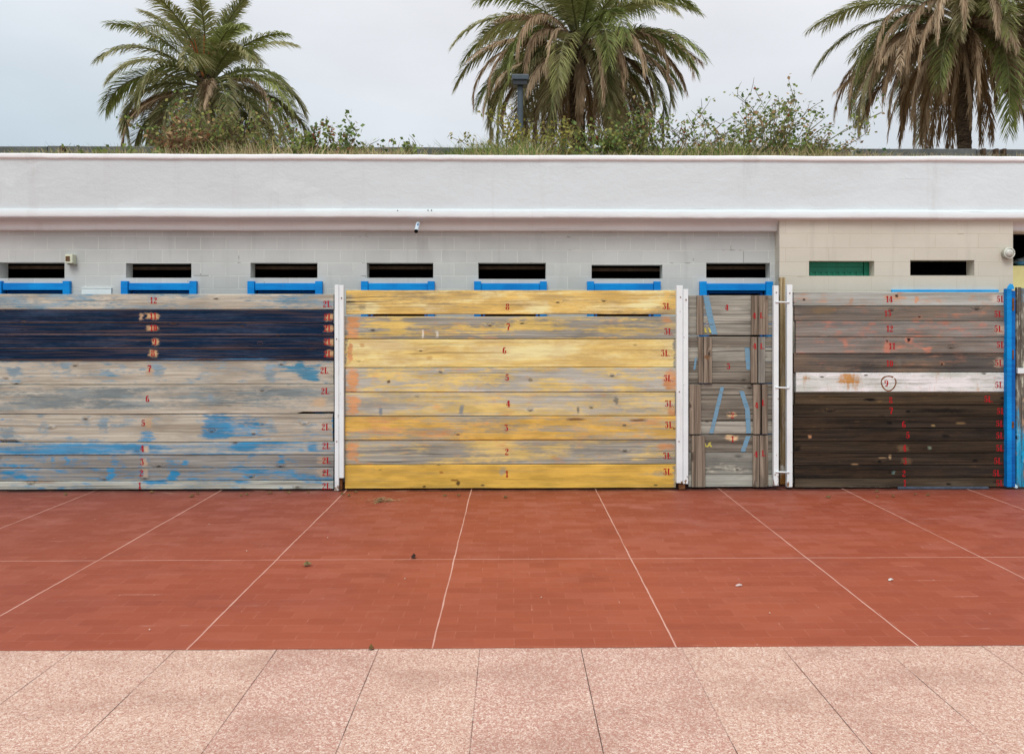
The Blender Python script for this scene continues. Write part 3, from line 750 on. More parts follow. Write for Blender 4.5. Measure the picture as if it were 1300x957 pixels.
barrier2 = thing('board_barrier', 'barrier of eight wide yellow and grey boards each marked 3L', 'wooden fence', (zx(647, YF), YF, 0))
ys2 = [368, 399, 430, 466.3, 497.4, 527.8, 558.3, 589.3, 621.5]
yw = col(150, 140, 126)
def ybox(y0, y1): return ((440, y0, 456, y1), .9)
B2 = [
 ('8', (644.5, 389), (847, 388.5), 'yellow top board numbered 8 with a long crack', wood('yellow_board', col(140, 122, 98), col(190, 166, 130), [(YEL, 0.78, (1.0, 10), .25, [((430, 368, 450, 400), -.6), ((830, 368, 860, 400), -.2)]), (CRM, 0.30, (1.6, 7), .2, [((455, 384, 480, 398), .4), ((540, 388, 570, 398), .3), ((670, 384, 700, 396), .5), ((800, 384, 836, 392), .7)])], [(col(60, 48, 38), (444, 383), (9, 1.6), .9), (col(110, 100, 88), (460, 390), (6, 4), .5), (col(230, 180, 100), (846, 373), (5, 8), .6)], cracks=.9)),
 ('7', (645.5, 414.5), (849, 420.5), 'grey board numbered 7 with yellow remnants and orange end', wood('grey_yellow_board', col(126, 116, 106), col(182, 170, 156), [(col(212, 174, 100), 0.38, (1.4, 12), .17, [((460, 403, 520, 416), .35), ((495, 404, 514, 426), .4), ((572, 404, 595, 416), .4), ((640, 408, 730, 418), .35), ((690, 404, 720, 412), .2)]), (ORG, -.02, (6, 10), .26, [ybox(400, 430), ((838, 402, 856, 412), .7)])], [(col(228, 214, 196), (537, 424), (1.6, 7), .8), (col(220, 206, 192), (555, 424), (2.4, 5), .7)], cracks=.7)),
 ('6', (640.5, 444.6), (845, 448), 'creamy yellow board numbered 6 with a bare end', wood('creamy_yellow_board', col(176, 142, 96), col(214, 182, 128), [(col(226, 184, 112), 0.85, (0.8, 14), .25, [((440, 446, 850, 464), .15)]), (CRM, 0.46, (1.2, 8), .22, [((450, 432, 700, 446), .2)]), (yw, -.3, (5, 9), .1, [((854, 428, 864, 468), 1.2), ((434, 428, 441, 468), 1.0)]), (ORG, -.2, (6, 10), .16, [((441, 436, 448, 464), .9)])], [(col(190, 130, 70), (460, 438), (4, 3), .6), (col(176, 124, 66), (545, 454), (5, 3), .5)], cracks=.4)),
 ('5', (644, 478.8), (848.5, 479.7), 'silver grey board numbered 5 with speckled yellow paint and orange ends', wood('silver_yellow_board', col(158, 146, 134), col(206, 195, 182), [(col(216, 180, 110), 0.40, (1.9, 8), .17, [((462, 468, 495, 478), .3), ((515, 472, 580, 486), .25), ((620, 470, 660, 482), .2), ((740, 470, 800, 480), .2)]), (ORG, -.02, (6, 10), .26, [ybox(467, 498), ((842, 468, 862, 497), .85)])], [(col(96, 70, 50), (494, 484), (2.4, 2.4), .9), (col(120, 100, 70), (673, 482), (3, 3), .7)], cracks=.35)),
 ('4', (645.5, 512), (850, 512), 'grey board numbered 4 with soft yellow patches and orange ends', wood('silver_yellow_board', col(158, 146, 134), col(204, 192, 178), [(col(216, 180, 110), 0.46, (0.8, 7), .25, [((490, 504, 580, 524), .2), ((585, 504, 650, 524), .25), ((700, 504, 830, 520), -.2)]), (ORG, -.02, (6, 10), .26, [ybox(498, 528), ((848, 516, 862, 527), .8)])], [(col(116, 124, 134), (586, 520), (3, 7), .8), (col(110, 118, 130), (483, 522), (3, 6), .8), (col(110, 104, 96), (782, 508), (3, 6), .8), (col(110, 104, 96), (734, 520), (2, 5), .8)], cracks=.4)),
 ('3', (643, 542.6), (850, 539), 'orange yellow board numbered 3', wood('orange_yellow_board', col(150, 134, 114), col(190, 176, 156), [(col(214, 164, 80), 0.66, (0.9, 10), .22, [((610, 530, 660, 548), -.35), ((440, 548, 470, 558), -.3), ((440, 530, 560, 550), .2)]), (ORG, 0.16, (2.4, 12), .2, [((440, 530, 500, 548), .2), ((836, 528, 850, 556), -.2)])], [(col(110, 70, 40), (730, 532), (14, 2), .8), (col(110, 66, 36), (810, 533), (12, 2), .8)], cracks=.5)),
 ('2', (643.5, 573), (847.5, 578), 'grey board numbered 2 with faint yellow and orange ends', wood('grey_yellow_board', col(132, 122, 112), col(188, 176, 162), [(col(212, 176, 108), 0.34, (1.2, 8), .22, [((520, 562, 545, 578), .3), ((590, 560, 640, 574), .35), ((690, 562, 720, 580), .3)]), (ORG, -.02, (6, 10), .26, [ybox(560, 589), ((836, 562, 858, 572), .6), ((452, 578, 460, 588), .4), ((625, 560, 650, 572), .3)])], cracks=.7)),
 ('1', (643.5, 601.2), (848, 598.3), 'ochre yellow bottom board numbered 1', wood('ochre_board', col(150, 128, 96), col(186, 168, 140), [(col(213, 163, 74), 1.05, (0.8, 8), .25, [((634, 592, 642, 604), -.8), ((855, 588, 866, 622), -1.2), ((830, 592, 846, 608), -.35), ((440, 618, 860, 623), -.5)]), ], [(col(70, 48, 34), (581, 613), (2.6, 4), .9), (col(80, 54, 36), (538, 617), (2.4, 2.0), .8), (col(150, 90, 40), (560, 599), (3, 2), .7), (col(120, 74, 36), (577, 609), (6, 2), .7)], cracks=.25)),
]
XL2, XR2 = zx(437, YF), zx(859, YF)
stack(barrier2, B2, ys2, XL2, XR2, '3L', .7, 40)
# open slit under the top yellow board
for o in barrier2.children:
    if 'numbered 7' in o.get('label', ''):
        for v in o.data.vertices:
            if v.co.z > zz(650, 405, YF) - 0.0: v.co.z -= 0.016

barrier3 = thing('board_barrier', 'barrier of fourteen dark weathered boards with one white board, each marked 5L', 'wooden fence', (zx(1143, YF), YF, 0))
ys3 = [370, 388, 407, 428, 448.5, 473, 498, 514, 529.7, 544.7, 560.7, 576, 591.4, 607.4, 620.8]
WARM = (col(138, 108, 84), .40, (1.6, 6), .3, [], .5)
def og(cover, blobs, c=OR2): return (c, cover, (5.5, 12), .24, blobs, .62)
def dk(r, g, b, sp=(), blobs=(), cover=-.2):
    r, g, b = r * .9, g * .9, b * .9
    return wood('dark_board', col(r * .55, g * .55, b * .55), col(r * 1.22, g * 1.2, b * 1.18), [(col(124, 92, 58), cover + .08, (4, 16), .18, list(blobs)), (col(74, 54, 38), .36, (1.5, 6), .3, [], .55)], list(sp), cracks=.6)
BLK = col(24, 20, 18)
B3 = [
 ('14', (1129, 379.5), (1271, 379.3), 'pale grey top board numbered 14 with orange stains', wood('pale_grey_board', col(140, 132, 124), col(190, 184, 176), [og(.14, [((1060, 378, 1082, 384), .5), ((1078, 376, 1084, 384), .6), ((1088, 380, 1102, 384), .5), ((1136, 370, 1152, 380), .7), ((1162, 376, 1166, 385), .8), ((1230, 374, 1240, 384), .6), ((1036, 381, 1050, 384), .4)], col(200, 124, 72))], [(BLK, (1139, 375.5), (2.4, 2.4), .9), (BLK, (1021, 380), (1.6, 1.6), .9), (col(222, 200, 184), (1268, 379), (12, 6), .6)])),
 ('13', (1127, 397.5), (1268, 398.3), 'dark grey board numbered 13 with orange streaks', wood('dark_grey_board', col(86, 77, 71), col(138, 126, 117), [WARM, og(.05, [((1188, 398, 1222, 404), .7), ((1165, 400, 1172, 404), .7), ((1055, 390, 1062, 396), .5)])], [(col(130, 104, 74), (1046, 394), (16, 5), .5), (col(30, 20, 18), (1167, 402), (2, 1.4), .9)])),
 ('12', (1129.5, 417), (1268, 417), 'grey board numbered 12 with salmon flecks', wood('grey_brown_board', col(108, 98, 93), col(160, 148, 141), [WARM, og(.14, [((1102, 408, 1112, 412), .6), ((1190, 408, 1204, 414), .6), ((1024, 408, 1036, 414), .4), ((1242, 408, 1254, 416), .6), ((1060, 418, 1068, 424), .4)], col(204, 116, 90))], [(col(216, 180, 150), (1270, 418), (9, 7), .6)])),
 ('11', (1132.5, 439), (1271, 437.3), 'grey board numbered 11 with knots ringed in salmon paint', wood('grey_brown_board', col(112, 101, 95), col(166, 153, 145), [WARM, og(.13, [((1122, 430, 1130, 448), .7), ((1148, 428, 1160, 436), .7), ((1172, 440, 1182, 448), .7), ((1014, 446, 1024, 449), .6), ((1070, 432, 1076, 440), .5)], col(210, 122, 96))], [(BLK, (1153.5, 431.5), (2.6, 2.6), .95), (col(60, 40, 36), (1126, 433), (2, 2), .8)])),
 ('10', (1129.5, 461), (1269, 460.3), 'dark slate grey board numbered 10', wood('dark_grey_board', col(66, 60, 58), col(108, 98, 92), [WARM, og(.0, [((1103, 461, 1108, 464), .6), ((1192, 459, 1200, 464), .5)])], [(col(120, 108, 98), (1142, 462), (3, 9), .5), (col(50, 36, 30), (1196, 462), (2.2, 2.2), .9), (col(200, 174, 150), (1270, 460), (8, 7), .7)])),
 ('9', (1125.5, 486), (1269, 488.2), 'white painted board numbered 9 with rust stain and rust ring', wood('white_board', col(150, 142, 132), col(196, 188, 178), [(col(220, 214, 205), 0.74, (0.9, 16), .25, []), (col(190, 130, 72), -.05, (17, 3.5), .24, [((1056, 474, 1094, 486), .62), ((1068, 474, 1092, 497), .4), ((1016, 476, 1030, 484), .4)])], cracks=.35, edge=None)),
 ('8', (1131, 507.5), (1255, 506.3), 'dark brown board numbered 8 with a black knot hole', dk(88, 72, 56, [(BLK, (1105, 507), (9, 2.6), 1.0), (BLK, (1274, 505), (5, 2), .9)], [((1010, 500, 1060, 512), .12), ((1110, 502, 1122, 512), .3)])),
 ('7', (1131.5, 521), (1271, 521.5), 'brown black board numbered 7 with charred middle', dk(78, 64, 52, [(BLK, (1195, 521), (45, 4), .85), (BLK, (1154, 522), (4, 2.6), 1.0)], [((1012, 516, 1070, 528), .15)])),
 ('6', (1147.5, 538.5), (1270, 537.3), 'near black board numbered 6', dk(60, 49, 42, [(BLK, (1130, 536.5), (4, 2.4), 1.0), (col(150, 120, 80), (1185, 540), (3, 1.6), .8), (col(140, 110, 74), (1220, 537), (7, 1.4), .8)])),
 ('5', (1152.5, 552), (1270, 552.5), 'near black board numbered 5 with a pale knot near one end', dk(58, 48, 42, [(col(176, 124, 90), (1027.5, 554), (2.6, 3), .95), (BLK, (1200, 553), (6, 2.4), .8), (BLK, (1015, 554), (12, 2), .7)])),
 ('4', (1148.5, 568.5), (1270, 568.4), 'dark brown board numbered 4 with a greenish knot', dk(70, 57, 47, [(col(112, 118, 100), (1180, 568), (3, 3), .9), (col(128, 100, 74), (1146, 569), (9, 5), .5), (BLK, (1012, 569), (6, 5), .8)])),
 ('3', (1149, 585), (1267.5, 584.6), 'dark brown board numbered 3 with pale scratches', dk(66, 54, 46, [(col(176, 140, 104), (1130, 580), (2, 3.4), .8), (col(160, 124, 90), (1120, 581), (6, 1), .8), (col(160, 124, 90), (1085, 589), (5, 1.4), .8), (BLK, (1238, 584), (4, 2.4), .9), (col(120, 90, 66), (1150, 585), (8, 5), .5)])),
 ('2', (1147.5, 600.5), (1266, 600.2), 'blackish board numbered 2 with a pale green knot', dk(58, 48, 43, [(col(112, 130, 122), (1134, 599.5), (2.6, 2.6), .95), (BLK, (1131, 599), (5, 2.6), .6)])),
 ('1', (1148.5, 612.8), (1270, 612.8), 'brown bottom board numbered 1 with worn grey foot', dk(96, 80, 66, [(BLK, (1204, 614), (4, 2), .8), (col(160, 148, 134), (1075, 619), (70, 2), .7)], [((1006, 608, 1280, 612), .1)])),
]
XL3, XR3 = zx(1007, YF), zx(1279, YF)
stack(barrier3, B3, ys3, XL3, XR3, '5L', .55, 70, edges={'12': (.012, 0), '11': (.016, 0), '9': (.02, .012), '14': (0, 0)})
# rust ring on the white board
RUST = simple('rust_stain', col(128, 72, 34), 0.9, 0.1, 0.3, 40)
for o in list(barrier3.children):
    if 'numbered 9' in o.get('label', ''):
        c = at(1128, 486, YF); bm = bmesh.new()
        yf = min(v.co.y for v in o.data.vertices) + YF
        prev = None; first = None
        for k in range(33):
            a = 2 * PI * k / 32 * 0.97 + 0.9
            rr = (9.3 + 0.5 * math.sin(3 * a)) * YF / FPX
            w = (1.5 + 0.9 * mnoise.noise(Vector((a * 1.5, 0, 0))) + (0.8 if k in (0, 1) else 0)) * YF / FPX
            w = max(w, 0.7 * YF / FPX)
            q = [bm.verts.new((c.x + math.cos(a) * (rr + s * w / 2), yf - 0.0012, c.z + math.sin(a) * (rr + s * w / 2))) for s in (-1, 1)]
            if prev: bm.faces.new((prev[0], prev[1], q[1], q[0]))
            prev = q
        obj('rust_ring', bm, RUST, o)

# ------------------------------------------------------------------ the grey door barrier (four boarded sections with cleats)
gate = thing('door_barrier', 'narrow grey door barrier of four stacked board sections with upright cleats marked 4L', 'wooden door', (zx(928, YF), YF, 0))
GW1 = lambda **k: wood('silver_board', col(120, 110, 100), col(190, 178, 164), cracks=.9, **k)
GW2 = lambda **k: wood('brown_grey_board', col(88, 76, 66), col(160, 146, 132), cracks=1.0, **k)
GW3 = lambda **k: wood('cleat_wood', col(84, 68, 57), col(166, 144, 126), vertical=True, cracks=.9, **k)
BLUE_STROKE = None
def stroke_mat():
    s = N('faded_blue_brush_mark', 0.8, 0.15)
    f = s.noise(s.pos, (12, 1, 85), 5, 0.65)
    return worn(s, s.mix(s.smooth(f, 0.42, 0.66), col(108, 144, 168), col(126, 138, 146)), (9, 1, 75), 0.54, 0.74)
BLUE_STROKE = stroke_mat()
YELLOW_MARK = simple('yellow_chalk_mark', col(206, 186, 92), 0.85, 0.1, 0.2, 60)
XG0, XG1 = zx(874.5, YF), zx(982.5, YF)
def rough_strip(bm, pts, wpx, y, seed):
    rr = random.Random(seed)
    P = []
    for (p, q) in zip(pts, pts[1:]):
        n = 14
        for i in range(n): P.append((p[0] + (q[0] - p[0]) * i / n, p[1] + (q[1] - p[1]) * i / n))
    P.append(pts[-1])
    prev = None
    for i, (px, py) in enumerate(P):
        c = at(px, py, y)
        wl = wpx * YF / FPX * (0.5 + rr.uniform(-.05, .05)); wr = wpx * YF / FPX * (0.5 + rr.uniform(-.05, .05))
        q = [bm.verts.new((c.x - wl, y, c.z)), bm.verts.new((c.x + wr, y, c.z))]
        if prev: bm.faces.new((prev[0], prev[1], q[1], q[0]))
        prev = q
sections = [
 # y0, y1, board splits, mats, cleats (x0,x1), numbers
 (374.5, 425.3, [399, 411], [(884.5, 893)], [(953.5, 962.2), (962.8, 975)], [('4', 923, 390, 0)], [('4', 957.8, 400.5), ('L.', 967.5, 400)], 'pale top section numbered 4'),
 (426.8, 486.3, [441, 459, 472], [(886.5, 892), (893, 903.5)], [(952.8, 961.5), (962.3, 971)], [('3', 925, 464.5, 0)], [('4', 958.4, 439), ('L.', 968, 439)], 'section numbered 3 with a knotted cleat'),
 (487.2, 551, [501.5, 520, 534.5], [(874.8, 889.5)], [(956, 965), (965.8, 974.5)], [('2', 930, 526.6, 0)], [('4', 960.6, 514), ('L', 969.2, 511)], 'dark section numbered 2'),
 (551.8, 618, [574, 602], [(878, 895)], [(955.5, 963.4), (964.2, 975)], [('1', 930, 557, 0)], [('4', 960, 576), ('L.', 969.8, 575)], 'bottom section numbered 1 with a pale foot board'),
]
for si, (y0, y1, sp, lc, rc, cn, en, lab) in enumerate(sections):
    cuts = [y0] + sp + [y1]
    bm = bmesh.new()
    mats = []
    for k in range(len(cuts) - 1):
        b0 = len(bm.faces)
        plank(bm, XG0, XG1, zz(928, cuts[k + 1] - .25, YF), zz(928, cuts[k] + .25, YF), YF + 0.012 + 0.002 * ((k * 7 + si) % 3 - 1), 0.03, 200 + si * 9 + k, bev=0.003)
        if si == 3 and k == 2: m = wood('pale_foot_board', col(160, 150, 138), col(206, 198, 186), cracks=.4)
        elif si == 3 and k == 1: m = wood('grey_board', col(112, 106, 98), col(152, 144, 134), [(col(190, 178, 160), .1, (4, 8), .2, [((900, 580, 950, 600), .2)])], cracks=.4)
        elif si in (0,) or (si == 2 and k == 3) or (si == 1 and k == 1): m = GW1()
        else: m = GW2(layers=[(col(212, 172, 132), -.3, (8, 12), .2, [((918, 441, 932, 450), .9), ((922, 522, 938, 531), .95), ((920, 551, 938, 563), .8), ((918, 459, 934, 470), .5)])])
        mats.append(m)
        bm.faces.ensure_lookup_table()
        for f in bm.faces[b0:]: f.material_index = len(mats) - 1
    sec = obj('board_section', bm, mats, gate); sec['label'] = lab
    for (a, b) in lc + rc:
        bm = bmesh.new()
        plank(bm, zz(928, y1 - .6, YF), zz(928, y0 + .5, YF), zx(a, YF), zx(b, YF), YF - 0.014, 0.024, 300 + si * 7 + a, vertical=True, wav=0.004)
        tone = GW3(spots=[(col(120, 82, 54), (898, 453), (4, 4), .9)]) if not (si == 1 and a > 960) else wood('cleat_wood', col(110, 100, 92), col(176, 166, 154), vertical=True)
        obj('cleat', bm, tone, sec)
    yf = YF + 0.0085
    for (t, px, py, _) in cn: number(sec, t, px, py, yf, 7.6)
    for (t, px, py) in en: number(sec, t, px, py, YF - 0.014, 7.4)
strokes = [(0, [(896.5, 376), (901, 400), (907, 424)], 7.5), (1, [(883.5, 454), (881.5, 469)], 2.6), (1, [(948.5, 441), (950.5, 469)], 6), (2, [(917, 491), (909, 525), (903, 550)], 5), (2, [(941.5, 496), (949, 520), (950.5, 550)], 6), (3, [(950, 553), (943, 573)], 6)]
secs = [o for o in gate.children]
for i, (k, pts, w) in enumerate(strokes):
    bm = bmesh.new(); rough_strip(bm, pts, w, YF + 0.0075, i)
    obj('blue_brush_mark', bm, BLUE_STROKE, secs[k])
for (k, pts) in ((0, [[(895, 416), (896, 422)], [(900, 416), (902, 422)]]), (3, [[(894.5, 562), (896, 567)], [(900, 562), (903, 567)], [(902, 561), (898, 567)]])):
    bm = bmesh.new()
    for j, p in enumerate(pts): rough_strip(bm, p, 2.4, YF + 0.0072 - 0.0003 * j, 50 + j)
    obj('yellow_chalk_mark', bm, YELLOW_MARK, secs[k])

# ------------------------------------------------------------------ white posts between the barriers
def white_mat():
    s = N('white_post_paint', 0.5, 0.35)
    x, y, z = s.sep(s.pos)
    f = s.noise(s.pos, (5, 5, 5), 5, 0.6)
    c = s.mix(s.smooth(f, 0.3, 0.7), (0.74, 0.80, 0.81, 1), (0.80, 0.87, 0.875, 1))
    ch = s.noise(s.pos, (30, 30, 14), 5, 0.7, off=(2, 9, 4))
    low = s.smooth(z, 0.22, 0.02, 0.0, 0.16)
    c = s.mix(s.smooth(s.math('ADD', ch, low), 0.665, 0.70), c, col(132, 96, 70))
    drip = s.smooth(s.noise(s.pos, (26, 26, 1.6), 4, 0.6, off=(6, 2, 8)), 0.55, 0.75)
    c = s.mix(s.math('MULTIPLY', drip, 0.22), c, col(176, 160, 146))
    return s.done(c, s.bump(f, 0.15, 0.004))
WHITE = white_mat()
RUSTY = simple('rusty_iron', col(120, 74, 44), 0.9, 0.2, 0.3, 30, 0.3)
YPOST = 7.945
def rail(bm, pxa, pxb, pya, pyb, y, t, pxa2=None, bev=0.004):
    z1, z0 = zz(650, pya, y), max(0.004, zz(650, pyb, y))
    box(bm, zx(pxa, y), zx(pxb, y), y, y + t, z0, z1, bev)
post1 = thing('fence_post', 'white double post between the navy topped boards and the yellow boards', 'post', (zx(430, YPOST), YPOST, 0), 'white posts holding the board barriers')
bm = bmesh.new(); rail(bm, 424.8, 430.0, 361.5, 624, YPOST, 0.05)
obj('post_rail', bm, WHITE, post1)
bm = bmesh.new(); rail(bm, 430.4, 436.2, 361.9, 606, YPOST + 0.004, 0.046)
obj('post_rail', bm, WHITE, post1)
bm = bmesh.new(); rail(bm, 431.3, 434, 606.3, 624, YPOST + 0.03, 0.06); obj('post_core', bm, RUSTY, post1)
post2 = thing('fence_post', 'white double post with rotted foot between the yellow boards and the grey door', 'post', (zx(866.5, YPOST), YPOST, 0), 'white posts holding the board barriers')
bm = bmesh.new(); rail(bm, 859, 867.0, 362, 613.5, YPOST, 0.055); obj('post_rail', bm, WHITE, post2)
bm = bmesh.new(); rail(bm, 867.3, 873.8, 366.5, 614.5, YPOST + 0.007, 0.05); obj('post_rail', bm, WHITE, post2)
bm = bmesh.new(); rail(bm, 862, 870, 614.5, 624, YPOST + 0.02, 0.035, bev=0.006); obj('post_core', bm, RUSTY, post2)
post3 = thing('fence_post', 'pair of slim white posts joined by three rungs, beside the grey door', 'post', (zx(994, YPOST), YPOST, 0), 'white posts holding the board barriers')
bm = bmesh.new(); rail(bm, 982.3, 988.6, 362, 617, YPOST, 0.05); obj('post_rail', bm, WHITE, post3)
bm = bmesh.new(); rail(bm, 999.2, 1006.2, 361, 619, YPOST, 0.05); obj('post_rail', bm, WHITE, post3)
for py in (383, 491.5, 598.5):
    a, b = at(984.5, py, YPOST - 0.004), at(1002, py + .6, YPOST - 0.004)
    bm = bmesh.new(); cyl(bm, a, b, 0.0075, seg=10); obj('rung', bm, WHITE, post3, smooth=True)
for par, spots_ in ((post2, ((862.5, 497), (864, 377), (871, 380), (862, 560))), (post1, ((433.5, 378), (427.5, 560), (427.2, 430))), (post3, ((984, 602), (1002.6, 372), (985.5, 371)))):
    for (px, py) in spots_:
        c = at(px, py, YPOST); bm = bmesh.new(); cyl(bm, (c.x, YPOST - 0.004, c.z), (c.x, YPOST + 0.01, c.z), 0.0062, seg=8); obj('bolt', bm, RUSTY, par)
# the stained timber standing behind the pair of posts
bm = bmesh.new()
plank(bm, 0.01, zz(993, 352, 8.18), zx(990.5, 8.18), zx(997.6, 8.18), 8.18, 0.05, 401, vertical=True, wav=0.008)
o = obj('timber_post', bm, wood('tan_timber', col(128, 98, 66), col(196, 168, 128), [(col(222, 212, 198), .1, (3, 14), .2, [((990, 590, 1000, 606), .6)]), (col(150, 98, 48), .0, (3, 14), .2, [((990, 600, 1000, 620), .8)])], vertical=True, Y=8.18), loc=(zx(994, 8.18), 8.2, 0))
tag(o, 'stained tan timber standing in the gap behind the pair of slim white posts', 'post')

# blue channel post
bluepost = thing('fence_post', 'bright blue channel post with a pointed top beside the dark boards', 'post', (zx(1284, YPOST), YPOST, 0))
BLUEP = blue_mat('blue_post_paint', col(0, 106, 176), col(4, 138, 206))
bm = bmesh.new()
xa, xb = zx(1278.6, YPOST), zx(1284.6, YPOST)
zt = zz(1283, 366, YPOST)
box(bm, xa, xb, YPOST, YPOST + 0.06, 0.02, zt, 0.004)
obj('post_rail', bm, BLUEP, bluepost)
bm = bmesh.new()
box(bm, zx(1285.2, YPOST), zx(1290, YPOST), YPOST + 0.012, YPOST + 0.06, 0.02, zt - 0.02, 0.004)
obj('post_rail', bm, blue_mat('blue_post_paint_dull', col(0, 72, 140), col(4, 104, 176)), bluepost)
bm = bmesh.new()
p = [(1278.9, 367), (1287.5, 367), (1287.5, 364), (1285.5, 360.5), (1282.5, 360), (1280, 363.5)]
f0 = [bm.verts.new(at(a, b, YPOST - 0.003)) for a, b in p]; f1 = [bm.verts.new(at(a, b, YPOST - 0.003) + Vector((0, 0.012, 0))) for a, b in p]
bm.faces.new(f0); bm.faces.new(f1[::-1])
for k in range(6): bm.faces.new((f0[k], f1[k], f1[(k + 1) % 6], f0[(k + 1) % 6]))
obj('post_cap', bm, blue_mat('light_blue_post_paint', col(30, 140, 205), col(50, 160, 215)), bluepost)
bm = bmesh.new(); rail(bm, 1285.2, 1287.8, 378, 394, YPOST + 0.006, 0.006, bev=0.001); rail(bm, 1285.4, 1287.2, 444, 456, YPOST + 0.006, 0.006, bev=0.001); rail(bm, 1284.8, 1287.4, 536, 544, YPOST + 0.006, 0.006, bev=0.001)
obj('rust_patch', bm, RUSTY, bluepost)

# upright plank screen at the edge of the picture
screen = thing('plank_screen', 'screen of upright weathered planks with peeling turquoise paint beside the blue post', 'wooden fence', (zx(1330, YF), YF, 0))
TURQ = col(12, 160, 208)
def upright(sd):
    return wood('peeling_plank', col(70, 60, 54), col(128, 116, 104), [(col(206, 196, 176), .22, (3, 22), .14, [((1288, 372, 1310, 520), .14)]), (TURQ, .30, (1.6, 8), .07, [((1285, 520, 1420, 660), .75), ((1285, 360, 1420, 505), -.8)]), (col(190, 150, 120), .06, (2.5, 14), .07, [((1288, 520, 1420, 630), .12)])], vertical=True, seed=sd, cracks=.8)
edges_px = [1290.6, 1297.0, 1311, 1327, 1342, 1358]
for k in range(5):
    bm = bmesh.new()
    plank(bm, 0.012, zz(1300, 364.5 + k % 2, YF), zx(edges_px[k] + .25, YF), zx(edges_px[k + 1] - .25, YF), YF + 0.004 * (k % 2), 0.03, 500 + k, vertical=True)
    obj('plank', bm, upright(500 + k), screen)
bm = bmesh.new(); rail(bm, 1292.2, 1352, 467.5, 474.5, YF - 0.03, 0.03); obj('crossbar', bm, WHITE, screen)

# ------------------------------------------------------------------ wall fittings
cam_t = thing('security_camera', 'small silver bullet security camera under the parapet moulding', 'security camera', at(531, 282, 8.36))
METAL = simple('brushed_silver', col(196, 200, 206), 0.35, 0.5, 0.1, 30)
a = at(530.8, 283.5, 8.30); b = at(528.4, 293.0, 8.20)
bm = bmesh.new(); cyl(bm, a, b, 0.021, 0.021, 18); body = obj('housing', bm, METAL, cam_t, smooth=False)
bm = bmesh.new(); d = (b - a).normalized(); cyl(bm, b + d * 0.0005, b + d * 0.012, 0.0205, 0.019, 18); obj('lens', bm, DARK, body)
bm = bmesh.new(); cyl(bm, a + d * .02 + Vector((0, 0.02, 0.012)), a + Vector((0, 0.10, 0.02)), 0.009, 0.012, 10); cyl(bm, a + Vector((0, 0.095, 0.02)), a + Vector((0, 0.105, 0.02)), 0.028, 0.028, 16); obj('bracket', bm, WHITE, cam_t)
bm = bmesh.new(); u = Vector((0.004, -0.022, 0.004)); cyl(bm, a + u + d * .02, a + u + d * .055, 0.008, 0.008, 8); obj('blue_badge', bm, simple('blue_badge', col(70, 110, 150), 0.4), body)

siren = thing('alarm_box', 'small cream alarm box with a brown square front above the first slot window', 'alarm box', at(88, 333, YW))
CREAM = simple('cream_plastic', col(206, 200, 176), 0.5, 0.35, 0.08, 20)
bm = bmesh.new()
p0, p1 = at(82.2, 334, YW - 0.075), at(92.0, 322.5, YW - 0.075)
box(bm, p0.x, p1.x, YW - 0.075, YW - 0.002, p0.z, p1.z, 0.006)
sb = obj('case', bm, CREAM, siren)
bm = bmesh.new(); q0, q1 = at(83.2, 331.4, YW - 0.077), at(88.6, 325.0, YW - 0.077)
box(bm, q0.x, q1.x, YW - 0.079, YW - 0.0765, q0.z, q1.z, 0.001); obj('grille', bm, simple('brown_grille', col(104, 74, 52), 0.7, 0.2, 0.3, 150), sb)
bm = bmesh.new(); box(bm, p0.x + .01, p1.x + 0.012, YW - 0.05, YW - 0.002, p0.z - 0.012, p0.z - 0.001, 0.002); obj('base', bm, simple('grey_plastic', col(150, 146, 130), 0.6), siren)

panel = thing('wall_panel', 'white panel on the grey wall peeping over the tan board', 'panel', at(122, 400, YW))
bm = bmesh.new(); p0, p1 = at(103.4, 440, YW - 0.02), at(141, 366, YW - 0.02)
box(bm, p0.x, p1.x, YW - 0.02, YW - 0.002, p0.z, p1.z, 0.003); obj('sheet', bm, WHITE_PLAIN, panel)
bm = bmesh.new(); box(bm, p0.x - .004, p1.x + .004, YW - 0.024, YW - 0.002, p1.z + 0.0008, p1.z + 0.008, 0.002); obj('trim', bm, WHITE, panel)

lamp = thing('wall_lamp', 'round bulkhead lamp at the end of the beige wall', 'wall lamp', at(1277.5, 321.5, YB))
c = at(1277.5, 321.5, YB)
bm = bmesh.new(); cyl(bm, (c.x, YB - 0.05, c.z), (c.x, YB - 0.001, c.z), 0.056, 0.058, 28); ring = obj('casing', bm, simple('aged_beige_metal', col(176, 166, 150), 0.5, .4, .15, 20), lamp)
bm = bmesh.new()
cc0 = Vector((c.x - 0.004, YB - 0.052, c.z))
prev = None
for j in range(6):
    t = j / 5 * PI / 2
    r = 0.045 * math.cos(t); yy = -0.03 * math.sin(t)
    rg = [bm.verts.new((cc0.x + max(r, .0008) * math.cos(2 * PI * i / 24), cc0.y + yy, cc0.z + max(r, .0008) * math.sin(2 * PI * i / 24))) for i in range(24)]
    if prev:
        for i in range(24): bm.faces.new((prev[i], prev[(i + 1) % 24], rg[(i + 1) % 24], rg[i]))
    prev = rg
def glass_mat():
    s = N('dusty_lamp_glass', 0.25, 0.6)
    f = s.noise(s.pos, (60, 60, 60), 4, 0.7)
    return s.done(s.mix(f, col(150, 140, 128), col(222, 214, 204)))
obj('glass_dome', bm, glass_mat(), lamp, smooth=True)
bm = bmesh.new()
for i in range(24):
    pass
tube(bm, [(c.x + 0.052 * math.cos(2 * PI * i / 24), YB - 0.054, c.z + 0.052 * math.sin(2 * PI * i / 24)) for i in range(25)], 0.006, 6)
obj('rim', bm, simple('pale_lamp_rim', col(214, 206, 194), .45, .4), lamp, smooth=True)

